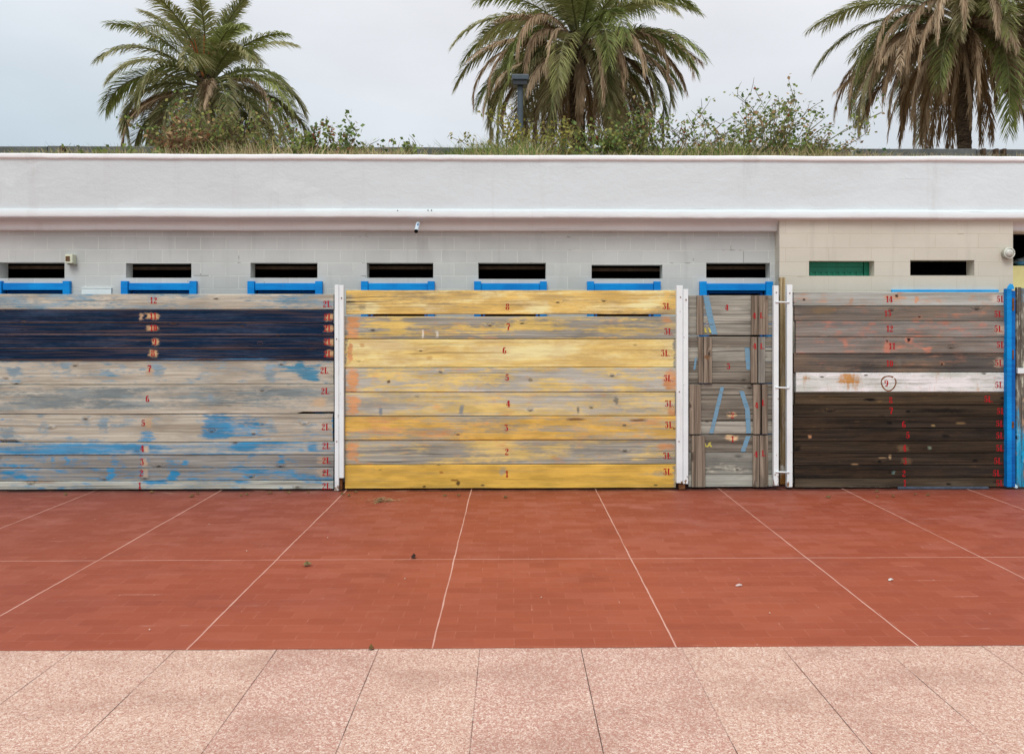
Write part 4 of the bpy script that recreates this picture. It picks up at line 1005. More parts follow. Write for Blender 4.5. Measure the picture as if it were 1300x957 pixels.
# rolled tarpaulin on the yellow wall
tp = at(1298, 334, 8.66)
tarp = thing('rolled_tarpaulin', 'crumpled blue and grey tarpaulin lying on the yellow wall', 'tarpaulin', (tp.x, 8.70, ZY))
def blob(cx, cy, cz, rx, ry, rz, sd, nu=22, nv=12):
    bm = bmesh.new(); rings = []
    for j in range(nv + 1):
        th = PI * j / nv; rg = []
        for i in range(nu):
            ph = 2 * PI * i / nu
            n = Vector((math.sin(th) * math.cos(ph), math.sin(th) * math.sin(ph), math.cos(th)))
            k = 1 + 0.35 * mnoise.noise(n * 2.2 + Vector((sd, 0, 0))) + 0.16 * mnoise.noise(n * 6 + Vector((0, sd, 0)))
            rg.append(bm.verts.new((cx + n.x * rx * k, cy + n.y * ry * k, cz + max(-0.98, n.z * k) * rz)))
        rings.append(rg)
    for a, b in zip(rings, rings[1:]):
        for i in range(nu): bm.faces.new((a[i], a[(i + 1) % nu], b[(i + 1) % nu], b[i]))
    bmesh.ops.remove_doubles(bm, verts=bm.verts[:], dist=1e-5)
    return bm
obj('grey_fold', blob(tp.x + 0.22, 8.71, ZY + 0.05, 0.3, 0.07, 0.05, 3), simple('grey_tarp', col(120, 124, 126), 0.5, .3, .2, 12, .2), tarp, smooth=True)
obj('blue_fold', blob(tp.x + 0.02, 8.67, ZY + 0.028, 0.085, 0.05, 0.028, 7), simple('blue_tarp', col(60, 110, 140), 0.45, .3, .2, 12, .2), tarp, smooth=True)

# ------------------------------------------------------------------ litter
def flat_scrap(name, label, cat, px, py, sx, sy, mat, seed, h=0.01, group=None):
    c = ground_at(px, py); rr = random.Random(seed)
    bm = bmesh.new(); n = 9
    ctr = bm.verts.new((c.x, c.y, h * 1.6 + 0.003)); rg = []
    for i in range(n):
        a = 2 * PI * i / n; k = rr.uniform(.6, 1.2)
        rg.append(bm.verts.new((c.x + math.cos(a) * sx * k, c.y + math.sin(a) * sy * k, 0.003 + rr.uniform(0, h))))
    for i in range(n): bm.faces.new((ctr, rg[i], rg[(i + 1) % n]))
    o = obj(name, bm, mat, loc=(c.x, c.y, 0)); return tag(o, label, cat, group)
PAPER = simple('paper_scrap', col(214, 206, 200), 0.8)
LEAF = simple('dry_leaf', col(110, 84, 52), 0.9, .1, .25, 40)
flat_scrap('dry_leaf', 'dark dry leaf lying by the grout line in front of the yellow boards', 'leaf', 525.5, 708, 0.018, 0.03, simple('dark_leaf', col(52, 34, 28), .9), 3, 0.02)
flat_scrap('paper_scrap', 'white scrap of paper on the open red tiles', 'litter', 1131, 737, 0.017, 0.009, PAPER, 4)
flat_scrap('paper_scrap', 'pinkish white scrap on the red tiles close to the terrazzo', 'litter', 938.5, 744, 0.020, 0.008, simple('pink_scrap', col(206, 176, 170), .8), 5)
flat_scrap('dry_leaf', 'curled olive leaf beside the grout crossing', 'leaf', 390, 718, 0.03, 0.03, simple('olive_leaf', col(128, 106, 70), .9, .1, .3, 40), 6, 0.02)
flat_scrap('dry_leaf', 'brown leaf on the seam of red tiles and terrazzo', 'leaf', 471, 825, 0.02, 0.02, LEAF, 7, .02)
for k, (px, py) in enumerate(((313, 700), (514, 735), (265, 666), (687, 759), (190, 800), (977, 779), (416, 683))):
    flat_scrap('grit_crumb', 'small pale crumb of grit on the red tiles', 'grit', px, py, 0.0055, 0.006, simple('grit', col(190, 150, 130), .9), 20 + k, 0.006, 'crumbs of grit on the red tiles')
rq = random.Random(31)
for k in range(22):
    x = rq.choice((rq.uniform(0, 430), rq.uniform(430, 870), rq.uniform(1000, 1290)))
    flat_scrap('dry_leaf', 'small brown leaf blown against the foot of the boards', 'leaf', x, rq.uniform(624.5, 632) , rq.uniform(.012, .028), rq.uniform(.010, .02), LEAF, 60 + k, .014, 'dry leaves along the foot of the boards')
# dry grass sweepings
gc = ground_at(482, 636.5)
rr = random.Random(5); bm = bmesh.new()
for i in range(150):
    a = rr.uniform(0, 2 * PI); q = abs(rr.gauss(0, .45))
    x, y = gc.x + math.cos(a) * q * 0.17, gc.y + math.sin(a) * q * 0.12
    z = 0.004 + max(0, 0.035 * (1 - q)) * rr.random()
    d = Vector((math.cos(a * 3.1), math.sin(a * 3.1) * .7, rr.uniform(-.12, .2))) * rr.uniform(.02, .07)
    w = Vector((-d.y, d.x, 0)).normalized() * .003
    p = Vector((x, y, z)); e = p + d; e.z = max(.003, e.z)
    bm.faces.new([bm.verts.new(v) for v in (p - w, p + w, e + w * .4 + Vector((0, 0, .002)), e - w * .4)])
tag(obj('dry_grass_clump', bm, simple('dry_straw', col(158, 128, 92), .95, .05, .3, 50), loc=gc), 'small heap of dry grass sweepings in front of the yellow boards', 'dry grass')
# dark strip of flat iron under the right boards, white wrapper by the blue post
p0, p1 = ground_at(1140, 620.5), ground_at(1256, 620.5)
bm = bmesh.new(); box(bm, p0.x, p1.x, 7.962, 7.985, 0.001, 0.022, 0.003)
tag(obj('iron_strip', bm, simple('dark_blue_iron', col(72, 78, 92), .5, .4, .2, 20), loc=((p0.x + p1.x) / 2, 7.97, 0)), 'dark bluish flat strip lying at the foot of the dark boards', 'metal strip')
flat_scrap('wrapper', 'crumpled white and blue wrapper at the foot of the blue post', 'litter', 1287, 619.5, 0.05, 0.03, simple('wrapper', col(190, 204, 218), .5, .4, .2, 60), 9, .035)

# ================================================================== UPPER TERRACE
ZT = 3.2
def soil():
    s = N('terrace_soil', 0.95, 0.05)
    f = s.noise(s.pos, (1.5,) * 3, 6, 0.65)
    return s.done(s.mix(f, (0.12, 0.10, 0.06, 1), (0.28, 0.23, 0.14, 1)))
sheet('terrace_ground', -60, 60, 8.602, 120, ZT, soil())
bm = bmesh.new()
box(bm, -60, BX0 - 0.01, 8.61, 8.9, -0.02, ZT - .004); box(bm, BX1 + 0.01, 60, 8.61, 8.9, -0.02, ZT - .004)
o = obj('retaining_wall', bm, simple('retaining_concrete', (0.3, 0.29, 0.27, 1), .9, .1, .15, 2, .3), loc=(0, 8.7, 0)); tag(o, 'plain concrete retaining wall holding the terrace past the cabin building', 'wall')

# low grey timber edging at the back of the planting strip
YL = 10.0
lw = thing('low_wall', 'low grey edging wall of long weathered sleepers behind the planting on the roof terrace', 'low wall', (0, YL, ZT))
SLEEP = simple('grey_sleeper', col(104, 100, 98), .9, .1, .2, 4, .3)
cutx = [-90, 60, 232, 420, 588, 742, 900, 1081, 1240, 1400]
for k in range(len(cutx) - 1):
    a, b = zx(cutx[k], YL), zx(cutx[k + 1], YL)
    zt = zz(650, 186.8 + [0.3, 0, -.5, .4, 1.2, .2, .4, 0, .6][k], YL)
    bm = bmesh.new(); plank(bm, a + .006, b - .006, ZT - .02, zt, YL, 0.12, 600 + k, wav=.006, bev=.01, step=.25); obj('sleeper', bm, SLEEP, lw)
for px in (78, 742, 1250, 1266, 1276):
    bm = bmesh.new(); a = zx(px, YL - .07); box(bm, a - .02, a + .02, YL - .07, YL - .001, ZT - .02, zz(650, 188 if px != 742 else 190, YL), .004); obj('stake', bm, BROWN_BAR, lw)
bm = bmesh.new(); a = zx(1082, YL - .02); box(bm, a - .012, a + .012, YL - .02, YL - .001, ZT, zz(650, 187.4, YL), .002); obj('white_marker', bm, WHITE_PLAIN, lw)

# ---------------- foliage material driven by a colour attribute
def leaf_mat(name, trans=0.25, rough=0.55):
    s = N(name, rough, 0.3)
    at_ = s.n('ShaderNodeAttribute'); at_.attribute_name = 'tint'
    f = s.noise(s.pos, (3, 3, 3), 4, 0.6)
    c = s.mix(s.smooth(f, 0.3, 0.7), s.mix(1.0, at_.outputs['Color'], (0.72, 0.72, 0.72, 1), 'MULTIPLY'), at_.outputs['Color'])
    s.put(s.bsdf.inputs['Base Color'], c)
    tr = s.n('ShaderNodeBsdfTranslucent'); s.l(c, tr.inputs['Color'])
    mx = s.n('ShaderNodeMixShader'); mx.inputs[0].default_value = trans
    s.l(s.bsdf.outputs[0], mx.inputs[1]); s.l(tr.outputs[0], mx.inputs[2]); s.l(mx.outputs[0], s.out.inputs[0])
    return s.m
FOL = leaf_mat('foliage', 0.35)
DEADFOL = leaf_mat('dead_foliage', 0.25, 0.9)

class Leaves:
    """collects small leaf faces with a tint each, links them as one mesh"""
    def __init__(self): self.v, self.f, self.c = [], [], []
    def face(self, pts, tint):
        b = len(self.v); self.v.extend([tuple(p) for p in pts]); self.f.append(tuple(range(b, b + len(pts)))); self.c.append(tint)
    def build(self, name, mat, parent=None, loc=None):
        base = origin_of(parent) if parent else Vector((0, 0, 0))
        here = Vector(loc) if loc is not None else base
        me = bpy.data.meshes.new(name)
        me.from_pydata([(p[0] - here.x, p[1] - here.y, p[2] - here.z) for p in self.v], [], self.f)
        ca = me.color_attributes.new('tint', 'FLOAT_COLOR', 'CORNER')
        flat = []
        for f, c in zip(self.f, self.c):
            for _ in f: flat.extend((c[0], c[1], c[2], 1.0))
        ca.data.foreach_set('color', flat)
        me.materials.append(mat)
        o = bpy.data.objects.new(name, me); COL.objects.link(o); o.parent = parent; o.location = here - base
        return o

def lerp(a, b, t): return tuple(x + (y - x) * t for x, y in zip(a, b))
G_DK, G_MD, G_YL, G_TIP, BRN, TANF = (0.085, 0.125, 0.042), (0.20, 0.265, 0.075), (0.40, 0.43, 0.13), (0.54, 0.46, 0.25), (0.40, 0.265, 0.155), (0.66, 0.50, 0.33)

def frond(lv, rb, base, az, el0, length, bend, rr, tint, tip, leaf=0.60, ang0=60, nl=128, close=1.0, width=0.027, twist=0.0, droop=0.35, side=0.0, dead=False):
    """one pinnate frond: bending rachis with two rows of narrow leaflets"""
    n = 18
    pts = []; p = Vector(base); az_ = az
    for i in range(n + 1):
        t = i / n
        el = el0 - bend * (t ** 1.35)
        el = max(el, -PI / 2 + 0.04)
        az_ = az + side * t * t
        d = Vector((math.cos(el) * math.cos(az_), math.cos(el) * math.sin(az_), math.sin(el)))
        pts.append((p.copy(), d)); p = p + d * (length / n)
    tube(rb, [q for q, _ in pts], [0.026 * (1 - 0.85 * i / n) + 0.002 for i in range(n + 1)], 5)
    for k in range(nl):
        t = 0.14 + 0.86 * (k / (nl - 1)) ** 0.92
        fi = t * n; i = min(n - 1, int(fi)); u = fi - i
        q = pts[i][0].lerp(pts[i + 1][0], u); d = pts[i][1].lerp(pts[i + 1][1], u).normalized()
        s = d.cross(Vector((0, 0, 1)))
        if s.length < 0.05: s = Vector((-math.sin(az_), math.cos(az_), 0))
        s.normalize(); up = s.cross(d)
        if twist:
            m = Matrix.Rotation(twist, 3, d); s = m @ s; up = m @ up
        prof = min(1.0, 0.35 + 3.2 * (t - 0.12)) * (1 - 0.62 * max(0, (t - 0.5) / 0.5) ** 1.5)
        for sg in (-1, 1):
            if rr.random() < (0.16 if dead else 0.04): continue
            a = R(ang0 * close) * (1 - 0.45 * t) + rr.gauss(0, .11)
            L = leaf * prof * rr.uniform(.82, 1.12)
            v = d * math.cos(a) + s * (sg * math.sin(a)) + up * (0.30 * close + rr.gauss(0, .10))
            v.normalize()
            dr = Vector((0, 0, -1))
            m1 = q + v * (L * .5) + dr * (droop * L * .14)
            e = q + v * (L * .95) + dr * (droop * L * (.55 + rr.uniform(-.1, .2)))
            wv = v.cross(up + s * sg * .6 + Vector((rr.gauss(0, .3),) * 3)); wv.normalize(); wv *= width * (.5 if t > .93 else 1) * rr.uniform(.8, 1.2) * .5
            c = lerp(tint, tip, max(0, min(1, rr.gauss(.25, .2) + 0.35 * max(0, t - .6))))
            c = lerp(c, (c[0] * .6, c[1] * .6, c[2] * .6), rr.random() * .6)
            c2 = lerp(c, tip, .35)
            lv.face((q - wv * .6, q + wv * .6, m1 + wv, m1 - wv), c)
            lv.face((m1 - wv, m1 + wv, e + wv * .12, e - wv * .12), c2)

def palm(label, px, pyc, Y, trunk_r, rlen, n_green, n_dead, seed, spread, dead_len, green_lo, boss=0.34, mid=0):
    rr = random.Random(seed)
    cpt = at(px, pyc, Y)
    root = thing('palm_tree', label, 'palm tree', (cpt.x, Y, ZT), 'palm trees behind the roof terrace')
    H = cpt.z
    # trunk: tapered, ringed with old leaf bases
    bm = bmesh.new(); rings = []; nz = 90
    for j in range(nz + 1):
        t = j / nz; z = ZT - 0.05 + (H - ZT + .15) * t
        r = trunk_r * (1.25 - 0.35 * min(1, t * 3)) * (1.0 + (0.55 * max(0, (t - .86) / .14)))
        rg = []
        for i in range(20):
            a = 2 * PI * i / 20
            k = 1 + 0.09 * math.sin(z * 34 + (i % 2) * PI) + 0.10 * mnoise.noise(Vector((math.cos(a) * 2, math.sin(a) * 2, z * 4)))
            rg.append(bm.verts.new((cpt.x + math.cos(a) * r * k + 0.05 * math.sin(z * .9 + seed), Y + math.sin(a) * r * k, z)))
        rings.append(rg)
    for a, b in zip(rings, rings[1:]):
        for i in range(20): bm.faces.new((a[i], a[(i + 1) % 20], b[(i + 1) % 20], b[i]))
    s = N('palm_bark', 0.95, 0.05)
    f = s.noise(s.pos, (6, 6, 22), 5, 0.65)
    bark = s.done(s.mix(s.smooth(f, .35, .68), (0.055, 0.04, 0.03, 1), (0.17, 0.125, 0.09, 1)), s.bump(f, .8, .03))
    obj('trunk', bm, bark, root)
    lv, rb, dv, db = Leaves(), bmesh.new(), Leaves(), bmesh.new()
    ga = 2.39996
    for i in range(n_green):
        t = i / max(1, n_green - 1)                      # young (upright) to old (low)
        az = i * ga + rr.gauss(0, .12)
        el = R(86) - (R(86) - green_lo) * (t ** .85) + rr.gauss(0, .06)
        L = rlen * (0.72 + 0.28 * min(1, t * 2.2)) * rr.uniform(.9, 1.08)
        bd = (R(46) + R(50) * t) * spread * rr.uniform(.8, 1.2)
        tint = lerp(G_MD, G_YL, max(0, min(1, rr.gauss(.48, .32)))) if t < .6 else lerp(G_DK, G_MD, rr.random())
        if t > .7 and rr.random() < .45: tint = lerp(tint, G_TIP, .6)
        b0 = Vector((cpt.x + math.cos(az) * .13, Y + math.sin(az) * .13, H - 0.12 - .45 * t * boss / .34 + .18))
        frond(lv, rb, b0, az, el, L, bd, rr, tint, G_TIP if rr.random() < .6 else G_YL, twist=rr.gauss(0, .35), side=rr.gauss(0, .18), droop=.75)
    for i in range(n_dead + mid):
        az = i * ga * 1.7 + rr.gauss(0, .4)
        if i < n_dead:
            if i % 5 < 3: el = R(rr.uniform(-45, 4)); bd = R(rr.uniform(55, 90)); L = dead_len * rr.uniform(.7, 1.05)
            else: el = R(rr.uniform(0, 38)); bd = R(rr.uniform(95, 128)); L = dead_len * rr.uniform(1.0, 1.25)
            cl = rr.uniform(.25, .5)
        else:
            el = R(rr.uniform(-20, 25)); bd = R(rr.uniform(50, 75)); L = rlen * rr.uniform(.85, 1.0); cl = .8
        tint = lerp(BRN, TANF, rr.random() ** 1.5)
        b0 = Vector((cpt.x + math.cos(az) * .17, Y + math.sin(az) * .17, H - .42 * boss / .34 + rr.uniform(-.12, .2)))
        frond(dv, db, b0, az, el, L, bd, rr, tint, lerp(tint, TANF, .5), leaf=.42, close=cl, nl=100, twist=rr.gauss(0, .5), side=rr.gauss(0, .25), droop=.9, dead=True, width=.025)
    crown = lv.build('crown', FOL, root)
    obj('leaf_stalk', rb, simple('green_leaf_stalk', (0.16, 0.16, 0.06, 1), .6, .3), crown)
    dead = dv.build('dead_fronds', DEADFOL, root)
    obj('leaf_stalk', db, simple('dry_leaf_stalk', (0.21, 0.13, 0.075, 1), .8, .15), dead)
    return root, cpt

p1, c1 = palm('sparse open palm with orange leaf stalks, rising out of wild shrubs', 264, 99, 20.0, 0.17, 2.75, 46, 18, 11, 1.30, 2.2, R(-22), mid=2)
p2, c2 = palm('dense palm with a full skirt of fronds beside the lamp post', 735, 48, 20.5, 0.20, 3.4, 66, 58, 23, 1.24, 2.9, R(-20), mid=5)
p3, c3 = palm('palm with a thick curtain of dead brown fronds round its trunk', 1227, 22, 20.5, 0.175, 3.9, 58, 104, 37, 1.14, 3.5, R(-4), mid=8)
# orange fruit stalks of the first palm
rr = random.Random(3); bm = bmesh.new()
for i in range(9):
    az = rr.uniform(-2.8, -.3); b0 = c1 + Vector((0, -.28, -.05))
    L = rr.uniform(.6, 1.0); d = Vector((math.cos(az) * .45, math.sin(az) * .4, 1)).normalized()
    e = b0 + d * L
    tube(bm, [b0, b0 + d * L * .5, e, e + Vector((math.cos(az) * .16, math.sin(az) * .12, -.02))], [.022, .018, .012, .006], 5)
obj('fruit_stalk', bm, simple('orange_stalk', (0.42, 0.13, 0.04, 1), .6, .3, .2, 10), p1)

# ---------------- street lamp in front of the middle palm
YLP = 17.0
b0 = at(660.5, 190, YLP)
sl = thing('street_lamp', 'dark grey post lamp with a flat box head in front of the middle palm', 'street lamp', (b0.x, YLP, ZT))
STEEL = simple('dark_grey_steel', col(70, 76, 84), .45, .4, .1, 10)
bm = bmesh.new(); zt = zz(660, 110, YLP); cyl(bm, (b0.x, YLP, ZT), (b0.x, YLP, zt), .068, .058, 16); cyl(bm, (b0.x, YLP, ZT), (b0.x, YLP, ZT + .25), .10, .10, 16)
obj('pole', bm, STEEL, sl)
h0, h1 = at(649.8, 106, YLP), at(671.2, 97, YLP)
hx, w = (h0.x + h1.x) / 2, (h1.x - h0.x) / 2
bm = bmesh.new(); box(bm, hx - w, hx + w, YLP - w, YLP + w, zz(660, 104, YLP), h1.z, .02)
hd = obj('lamp_head', bm, STEEL, sl)
bm = bmesh.new(); box(bm, hx - w * .8, hx + w * .8, YLP - w * .8, YLP + w * .8, zz(660, 110, YLP), zz(660, 104, YLP) - .002, .01); obj('diffuser', bm, simple('dark_diffuser', col(38, 40, 44), .3, .5), hd)

# ---------------- shrubs and weeds along the roof edge
def shrub(name, label, px, pyTop, Y, halfpx, seed, nstem, nleaf, cols, stemcol, leaf=(.028, .05), bare=0.0, cat='shrub', group=None, fan=1.0, upr=0.5, pyBase=None, hips=None, dens=1.9):
    rr = random.Random(seed)
    b = at(px, 192, Y); top = at(px, pyTop, Y).z
    hgt = top - ZT; hw = halfpx * Y / FPX
    root = thing(name, label, cat, (b.x, Y, ZT), group)
    bm = bmesh.new(); lv = Leaves()
    tips = []
    for i in range(nstem):
        az = rr.uniform(0, 2 * PI); sx = rr.uniform(-1, 1) * fan
        p = Vector((b.x + sx * hw * .45, Y + rr.uniform(-.12, .12), ZT - .01))
        L = hgt * rr.uniform(.6, 1.02) * (1 - .30 * abs(sx))
        d = Vector((sx * .55 + rr.gauss(0, .22), rr.gauss(0, .18), 1)).normalized()
        pts = [p.copy()]; n = 8
        for k in range(n):
            d = (d + Vector((rr.gauss(0, .16) + sx * .04, rr.gauss(0, .12), rr.gauss(0, .08) - (.05 if k > 4 else 0)))).normalized()
            p = p + d * (L / n / max(.55, d.z)); pts.append(p.copy())
            if k > 1 and rr.random() < .75:             # side twig
                q = p.copy(); e = (d * .5 + Vector((rr.choice((-1, 1)) * rr.uniform(.4, 1), rr.gauss(0, .5), rr.uniform(.1, .8)))).normalized()
                tw = [q.copy()]
                for _ in range(3):
                    e = (e + Vector((rr.gauss(0, .2), rr.gauss(0, .2), rr.gauss(0, .1)))).normalized(); q = q + e * hgt * rr.uniform(.04, .09); tw.append(q.copy())
                tube(bm, tw, [.004, .0035, .003, .0015], 4)
                tips.extend(tw)
        tube(bm, pts, [.009 * (1 - .7 * k / n) for k in range(n + 1)], 5)
        tips.extend(pts[3:])
    for i in range(int(nleaf * dens)):
        q = rr.choice(tips); q = q + Vector((rr.gauss(0, .035), rr.gauss(0, .03), rr.gauss(0, .03)))
        l = rr.uniform(*leaf) * 1.28; d = Vector((rr.gauss(0, 1), rr.gauss(0, 1), rr.gauss(.1, .7))).normalized()
        s = d.cross(Vector((rr.gauss(0, 1), rr.gauss(0, 1), rr.gauss(0, 1)))).normalized() * l * .36
        c = rr.choice(cols); c = tuple(max(0, x * 2.4 * g_) for x, g_ in zip(c, [rr.uniform(.6, 1.25)] * 3))
        lv.face((q, q + d * l * .45 + s, q + d * l, q + d * l * .45 - s), c)
    obj('stem', bm, simple('twig_bark', stemcol, .9, .1, .25, 30), root)
    lv.build('foliage', FOL, root)
    if hips:
        hb = bmesh.new()
        for i in range(hips):
            q = rr.choice(tips); r = rr.uniform(.010, .018)
            m = bmesh.ops.create_icosphere(hb, subdivisions=1, radius=r)
            for v in m['verts']: v.co = v.co + q
        obj('dead_flowers', hb, simple('rusty_flower_heads', (0.24, 0.075, 0.035, 1), .9, .1, .3, 30), root)
    return root
GR = [(0.085, 0.125, 0.03), (0.14, 0.17, 0.045), (0.06, 0.09, 0.028)]
OL = [(0.16, 0.15, 0.045), (0.11, 0.115, 0.035), (0.17, 0.125, 0.05), (0.08, 0.09, 0.03)]
RB = [(0.18, 0.085, 0.045), (0.15, 0.10, 0.055), (0.13, 0.12, 0.045), (0.24, 0.165, 0.09)]
TW = (0.15, 0.105, 0.07, 1); TWR = (0.22, 0.10, 0.06, 1); TWG = (0.18, 0.17, 0.085, 1)
SG = 'wild shrubs along the roof edge'
shrub('wild_shrub', 'reddish brown withered shrub left of the sparse palm trunk', 218, 152, 9.1, 26, 1, 18, 520, RB, TWR, group=SG, dens=1.25, hips=14)
shrub('wild_shrub', 'tall olive green shrub hiding the foot of the sparse palm', 262, 125, 9.3, 34, 2, 26, 1500, OL + GR, TW, leaf=(.025, .045), group=SG, dens=1.25, hips=10)
shrub('wild_shrub', 'dense brown twiggy shrub right of the sparse palm trunk', 318, 146, 9.3, 34, 3, 28, 1300, OL + GR[:2] + RB[2:3], TW, leaf=(.022, .04), group=SG, dens=1.25)
shrub('wild_shrub', 'green bush close to the roof edge right of the sparse palm', 372, 172, 9.0, 24, 4, 14, 420, GR + OL[:1], TW, group=SG)
shrub('wild_shrub', 'thorny rose bush with clusters of leaves against the sky', 420, 150, 9.1, 36, 5, 15, 480, GR + RB[:1], TW, leaf=(.03, .052), group=SG, hips=16)
shrub('wild_shrub', 'spindly green shoot standing apart at the roof edge right of the rose bush', 488, 150, 9.1, 20, 6, 7, 150, GR, TWG, leaf=(.03, .055), group=SG)
shrub('weed', 'small green weed at the far end of the planting strip', 130, 167, 9.0, 9, 7, 4, 44, GR, TWG, leaf=(.035, .06), cat='weed', group='weeds at the roof edge')
shrub('weed', 'tiny weed between the small green weed and the withered shrub', 168, 174, 9.0, 7, 8, 3, 30, GR, TWG, leaf=(.035, .055), cat='weed', group='weeds at the roof edge')
shrub('wild_shrub', 'yellow green bush behind the lamp post', 672, 140, 9.6, 50, 9, 24, 900, [(0.17, 0.16, 0.03), (0.12, 0.13, 0.03), (0.2, 0.16, 0.05)], TW, leaf=(.025, .045), group=SG)
shrub('wild_shrub', 'leafy green bush below the middle palm', 775, 146, 9.1, 26, 10, 16, 700, GR + OL[:2], TW, group=SG, hips=8)
shrub('wild_shrub', 'broad straggly rose bush right of the middle palm', 838, 126, 9.2, 48, 11, 26, 900, GR + GR + OL[:1] + RB[3:], TW, leaf=(.024, .044), group=SG, hips=20, dens=1.15)
shrub('wild_shrub', 'leaning bare stemmed rose bush with rusty dead heads', 905, 128, 9.2, 34, 12, 15, 420, RB[2:] + GR, TWG, group=SG, hips=14, dens=1.15)
shrub('wild_shrub', 'tall open rose bush, highest of the shrubs against the sky', 968, 103, 9.1, 40, 13, 20, 850, GR + GR + OL[:1] + RB[3:], TWG, leaf=(.025, .045), group=SG, hips=18, dens=1.15)
shrub('wild_shrub', 'low brown spreading bush at the end of the shrub row', 1012, 156, 9.1, 28, 14, 16, 620, RB[1:] + OL + GR, TW, leaf=(.022, .04), group=SG)
shrub('weed', 'thin arching weed beyond the shrub row', 1044, 172, 9.0, 16, 15, 4, 50, GR, TWG, cat='weed', group='weeds at the roof edge')
shrub('weed', 'tiny dark green tuft standing alone between shrub row and last palm', 1074, 181, 9.4, 4, 16, 5, 60, [(0.03, 0.06, 0.025)], TWG, leaf=(.03, .05), cat='weed', group='weeds at the roof edge')

# grass along the roof edge: nobody could count it
rr = random.Random(77); lv = Leaves()
def tuft(px, Y, n, hpx, green, sp=.10):
    b = at(px, 192, Y)
    for i in range(n):
        x = b.x + rr.gauss(0, sp); y = Y + rr.gauss(0, .08)
        y = max(8.66, min(9.9, y))
        h = hpx * Y / FPX * rr.uniform(.45, 1.1) + (zz(650, 196, y) - ZT)
        lean = Vector((rr.gauss(0, .35), rr.gauss(0, .3), 0))
        p = Vector((x, y, ZT - .005)); w = Vector((rr.uniform(.003, .006), rr.gauss(0, .002), 0))
        m = p + lean * h * .3 + Vector((0, 0, h * .62)); e = p + lean * h * .95 + Vector((0, 0, h * rr.uniform(.85, 1.0)))
        c = (rr.choice(((0.16, 0.22, 0.05), (0.25, 0.28, 0.075), (0.11, 0.16, 0.04))) if rr.random() < green else rr.choice(((0.46, 0.37, 0.20), (0.38, 0.29, 0.16), (0.56, 0.46, 0.27))))
        g_ = rr.uniform(1.0, 1.6); c = tuple(v * g_ for v in c)
        lv.face((p - w, p + w, m + w * .8, m - w * .8), c); lv.face((m - w * .8, m + w * .8, e + w * .1, e - w * .1), c)
for (a, b, n, hpx, green, sp) in ((0, 60, 9, 7, .8, .12), (60, 125, 9, 8, .5, .12), (125, 210, 16, 11, .4, .12), (210, 300, 14, 12, .3, .12), (290, 400, 34, 15, .25, .12), (400, 520, 26, 11, .25, .12), (520, 566, 5, 5, .1, .12), (566, 615, 16, 11, .95, .1), (610, 680, 40, 17, .75, .1), (680, 720, 6, 6, .2, .1), (750, 840, 18, 10, .5, .1), (840, 900, 24, 13, .7, .1), (900, 950, 34, 16, .8, .1), (950, 1050, 34, 12, .35, .1), (1050, 1140, 18, 7, .15, .1), (1140, 1310, 8, 5, .15, .12)):
    for k in range(n * 2):
        tuft(rr.uniform(a, b), rr.uniform(8.7, 9.5), rr.randint(5, 13), hpx * rr.uniform(.8, 1.7), green, sp)
for k in range(620):
    px = rr.uniform(-60, 1380)
    if 520 < px < 566 or 690 < px < 745: continue
    tuft(px, rr.uniform(8.66, 8.85), rr.randint(4, 9), rr.uniform(2.5, 7.5) * (1.25 if 280 < px < 520 or 860 < px < 1060 else .75), .14, .11)
for k in range(500):
    tuft(rr.uniform(-900, 2200), rr.uniform(8.75, 9.8), 6, 3, .3, .2)
o = lv.build('wild_grass', leaf_mat('grass_blades', .25, .8), loc=(0, 9.1, ZT)); tag(o, 'dry and green wild grass along the roof edge', 'grass', kind='stuff')

# ================================================================== LIGHT, SKY, CAMERA
world = bpy.data.worlds.new('World'); scene.world = world; world.use_nodes = True
wt = world.node_tree; wt.nodes.clear()
def wn(t): return wt.nodes.new(t)
SUN_EL, SUN_AZ = R(52), R(196)       # behind the camera, a little to the left
sky = wn('ShaderNodeTexSky'); sky.sky_type = 'NISHITA'; sky.sun_disc = False
sky.sun_elevation = SUN_EL; sky.sun_rotation = SUN_AZ
sky.air_density = 1.0; sky.dust_density = 3.0
bg1 = wn('ShaderNodeBackground'); bg1.inputs[1].default_value = 0.10
wt.links.new(sky.outputs[0], bg1.inputs[0])
tc = wn('ShaderNodeTexCoord')
sp = wn('ShaderNodeSeparateXYZ'); wt.links.new(tc.outputs['Generated'], sp.inputs[0])
ramp = wn('ShaderNodeValToRGB'); wt.links.new(sp.outputs[2], ramp.inputs[0])
e = ramp.color_ramp.elements
e[0].position = 0.0; e[0].color = (0.62, 0.71, 0.80, 1)
e[1].position = 1.0; e[1].color = (1.25, 1.27, 1.32, 1)
for p, c in ((0.20, (0.775, 0.825, 0.88, 1)), (0.29, (0.875, 0.895, 0.935, 1)), (0.40, (0.92, 0.925, 0.955, 1))):
    x = ramp.color_ramp.elements.new(p); x.color = c
mp = wn('ShaderNodeMapping'); mp.inputs['Scale'].default_value = (2.2, 2.2, 5.0); wt.links.new(tc.outputs['Generated'], mp.inputs[0])
nz = wn('ShaderNodeTexNoise'); nz.inputs['Scale'].default_value = 1.3; nz.inputs['Detail'].default_value = 5; nz.inputs['Roughness'].default_value = .5
wt.links.new(mp.outputs[0], nz.inputs['Vector'])
mr = wn('ShaderNodeMapRange'); mr.inputs['From Min'].default_value = .3; mr.inputs['From Max'].default_value = .7; mr.inputs['To Min'].default_value = .90; mr.inputs['To Max'].default_value = 1.07
wt.links.new(nz.outputs['Fac'], mr.inputs['Value'])
mul = wn('ShaderNodeVectorMath'); mul.operation = 'SCALE'; wt.links.new(ramp.outputs[0], mul.inputs[0]); wt.links.new(mr.outputs[0], mul.inputs['Scale'])
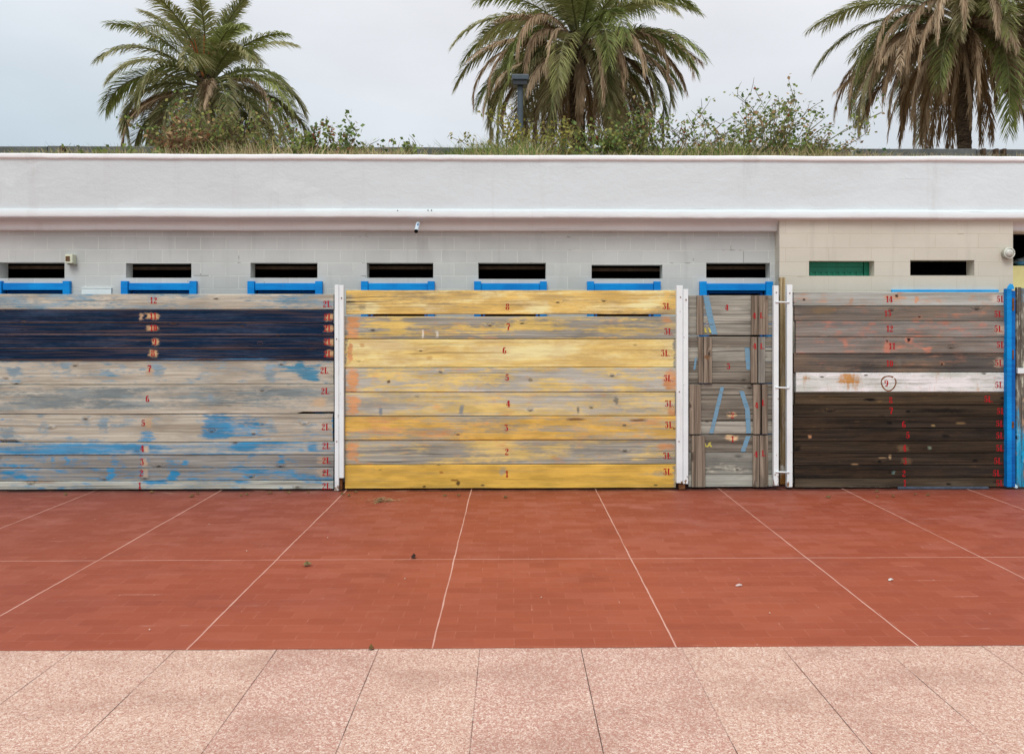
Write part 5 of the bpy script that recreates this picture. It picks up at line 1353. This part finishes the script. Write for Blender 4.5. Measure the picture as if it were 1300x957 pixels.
def wmr(sock, a, b, lo, hi):
    x = wn('ShaderNodeMapRange'); x.interpolation_type = 'SMOOTHSTEP'
    x.inputs['From Min'].default_value = a; x.inputs['From Max'].default_value = b; x.inputs['To Min'].default_value = lo; x.inputs['To Max'].default_value = hi
    wt.links.new(sock, x.inputs['Value']); return x.outputs[0]
wm = wn('ShaderNodeMath'); wm.operation = 'MULTIPLY'
wt.links.new(wmr(sp.outputs[0], -0.05, -0.62, 0.0, 1.0), wm.inputs[0]); wt.links.new(wmr(sp.outputs[2], 0.42, 0.20, 0.25, 1.0), wm.inputs[1])
wx = wn('ShaderNodeMix'); wx.data_type = 'RGBA'; wx.blend_type = 'MULTIPLY'
wt.links.new(wm.outputs[0], wx.inputs['Factor']); wt.links.new(mul.outputs[0], wx.inputs[6]); wx.inputs[7].default_value = (0.80, 0.885, 0.92, 1)
bg2 = wn('ShaderNodeBackground'); wt.links.new(wx.outputs[2], bg2.inputs[0]); bg2.inputs[1].default_value = 1.0
mix = wn('ShaderNodeMixShader'); mix.inputs[0].default_value = 0.9
wt.links.new(bg1.outputs[0], mix.inputs[1]); wt.links.new(bg2.outputs[0], mix.inputs[2])
wo = wn('ShaderNodeOutputWorld'); wt.links.new(mix.outputs[0], wo.inputs[0])

sd = bpy.data.lights.new('sun', 'SUN'); sd.energy = 1.75; sd.angle = R(28); sd.color = (1.0, 0.985, 0.965)
so = bpy.data.objects.new('sun', sd); COL.objects.link(so)
dirv = Vector((math.sin(R(-16)) * math.cos(SUN_EL), -math.cos(R(-16)) * math.cos(SUN_EL), math.sin(SUN_EL)))   # towards the sun
so.rotation_euler = (-dirv).to_track_quat('-Z', 'Y').to_euler()
so.location = (0, -5, 20)

cd = bpy.data.cameras.new('camera'); co = bpy.data.objects.new('camera', cd); COL.objects.link(co)
cd.sensor_fit = 'HORIZONTAL'; cd.sensor_width = 36.0; cd.lens = FPX / 1300 * 36.0
cd.shift_x = -(CX - 650) / 1300; cd.shift_y = (CY - 478.2) / 1300
cd.clip_start = 0.05; cd.clip_end = 2000
co.location = (0, 0, EYE); co.rotation_euler = (PI / 2, 0, -YAW)
scene.camera = co
scene.view_settings.view_transform = 'Standard'; scene.view_settings.look = 'None'; scene.view_settings.exposure = 0
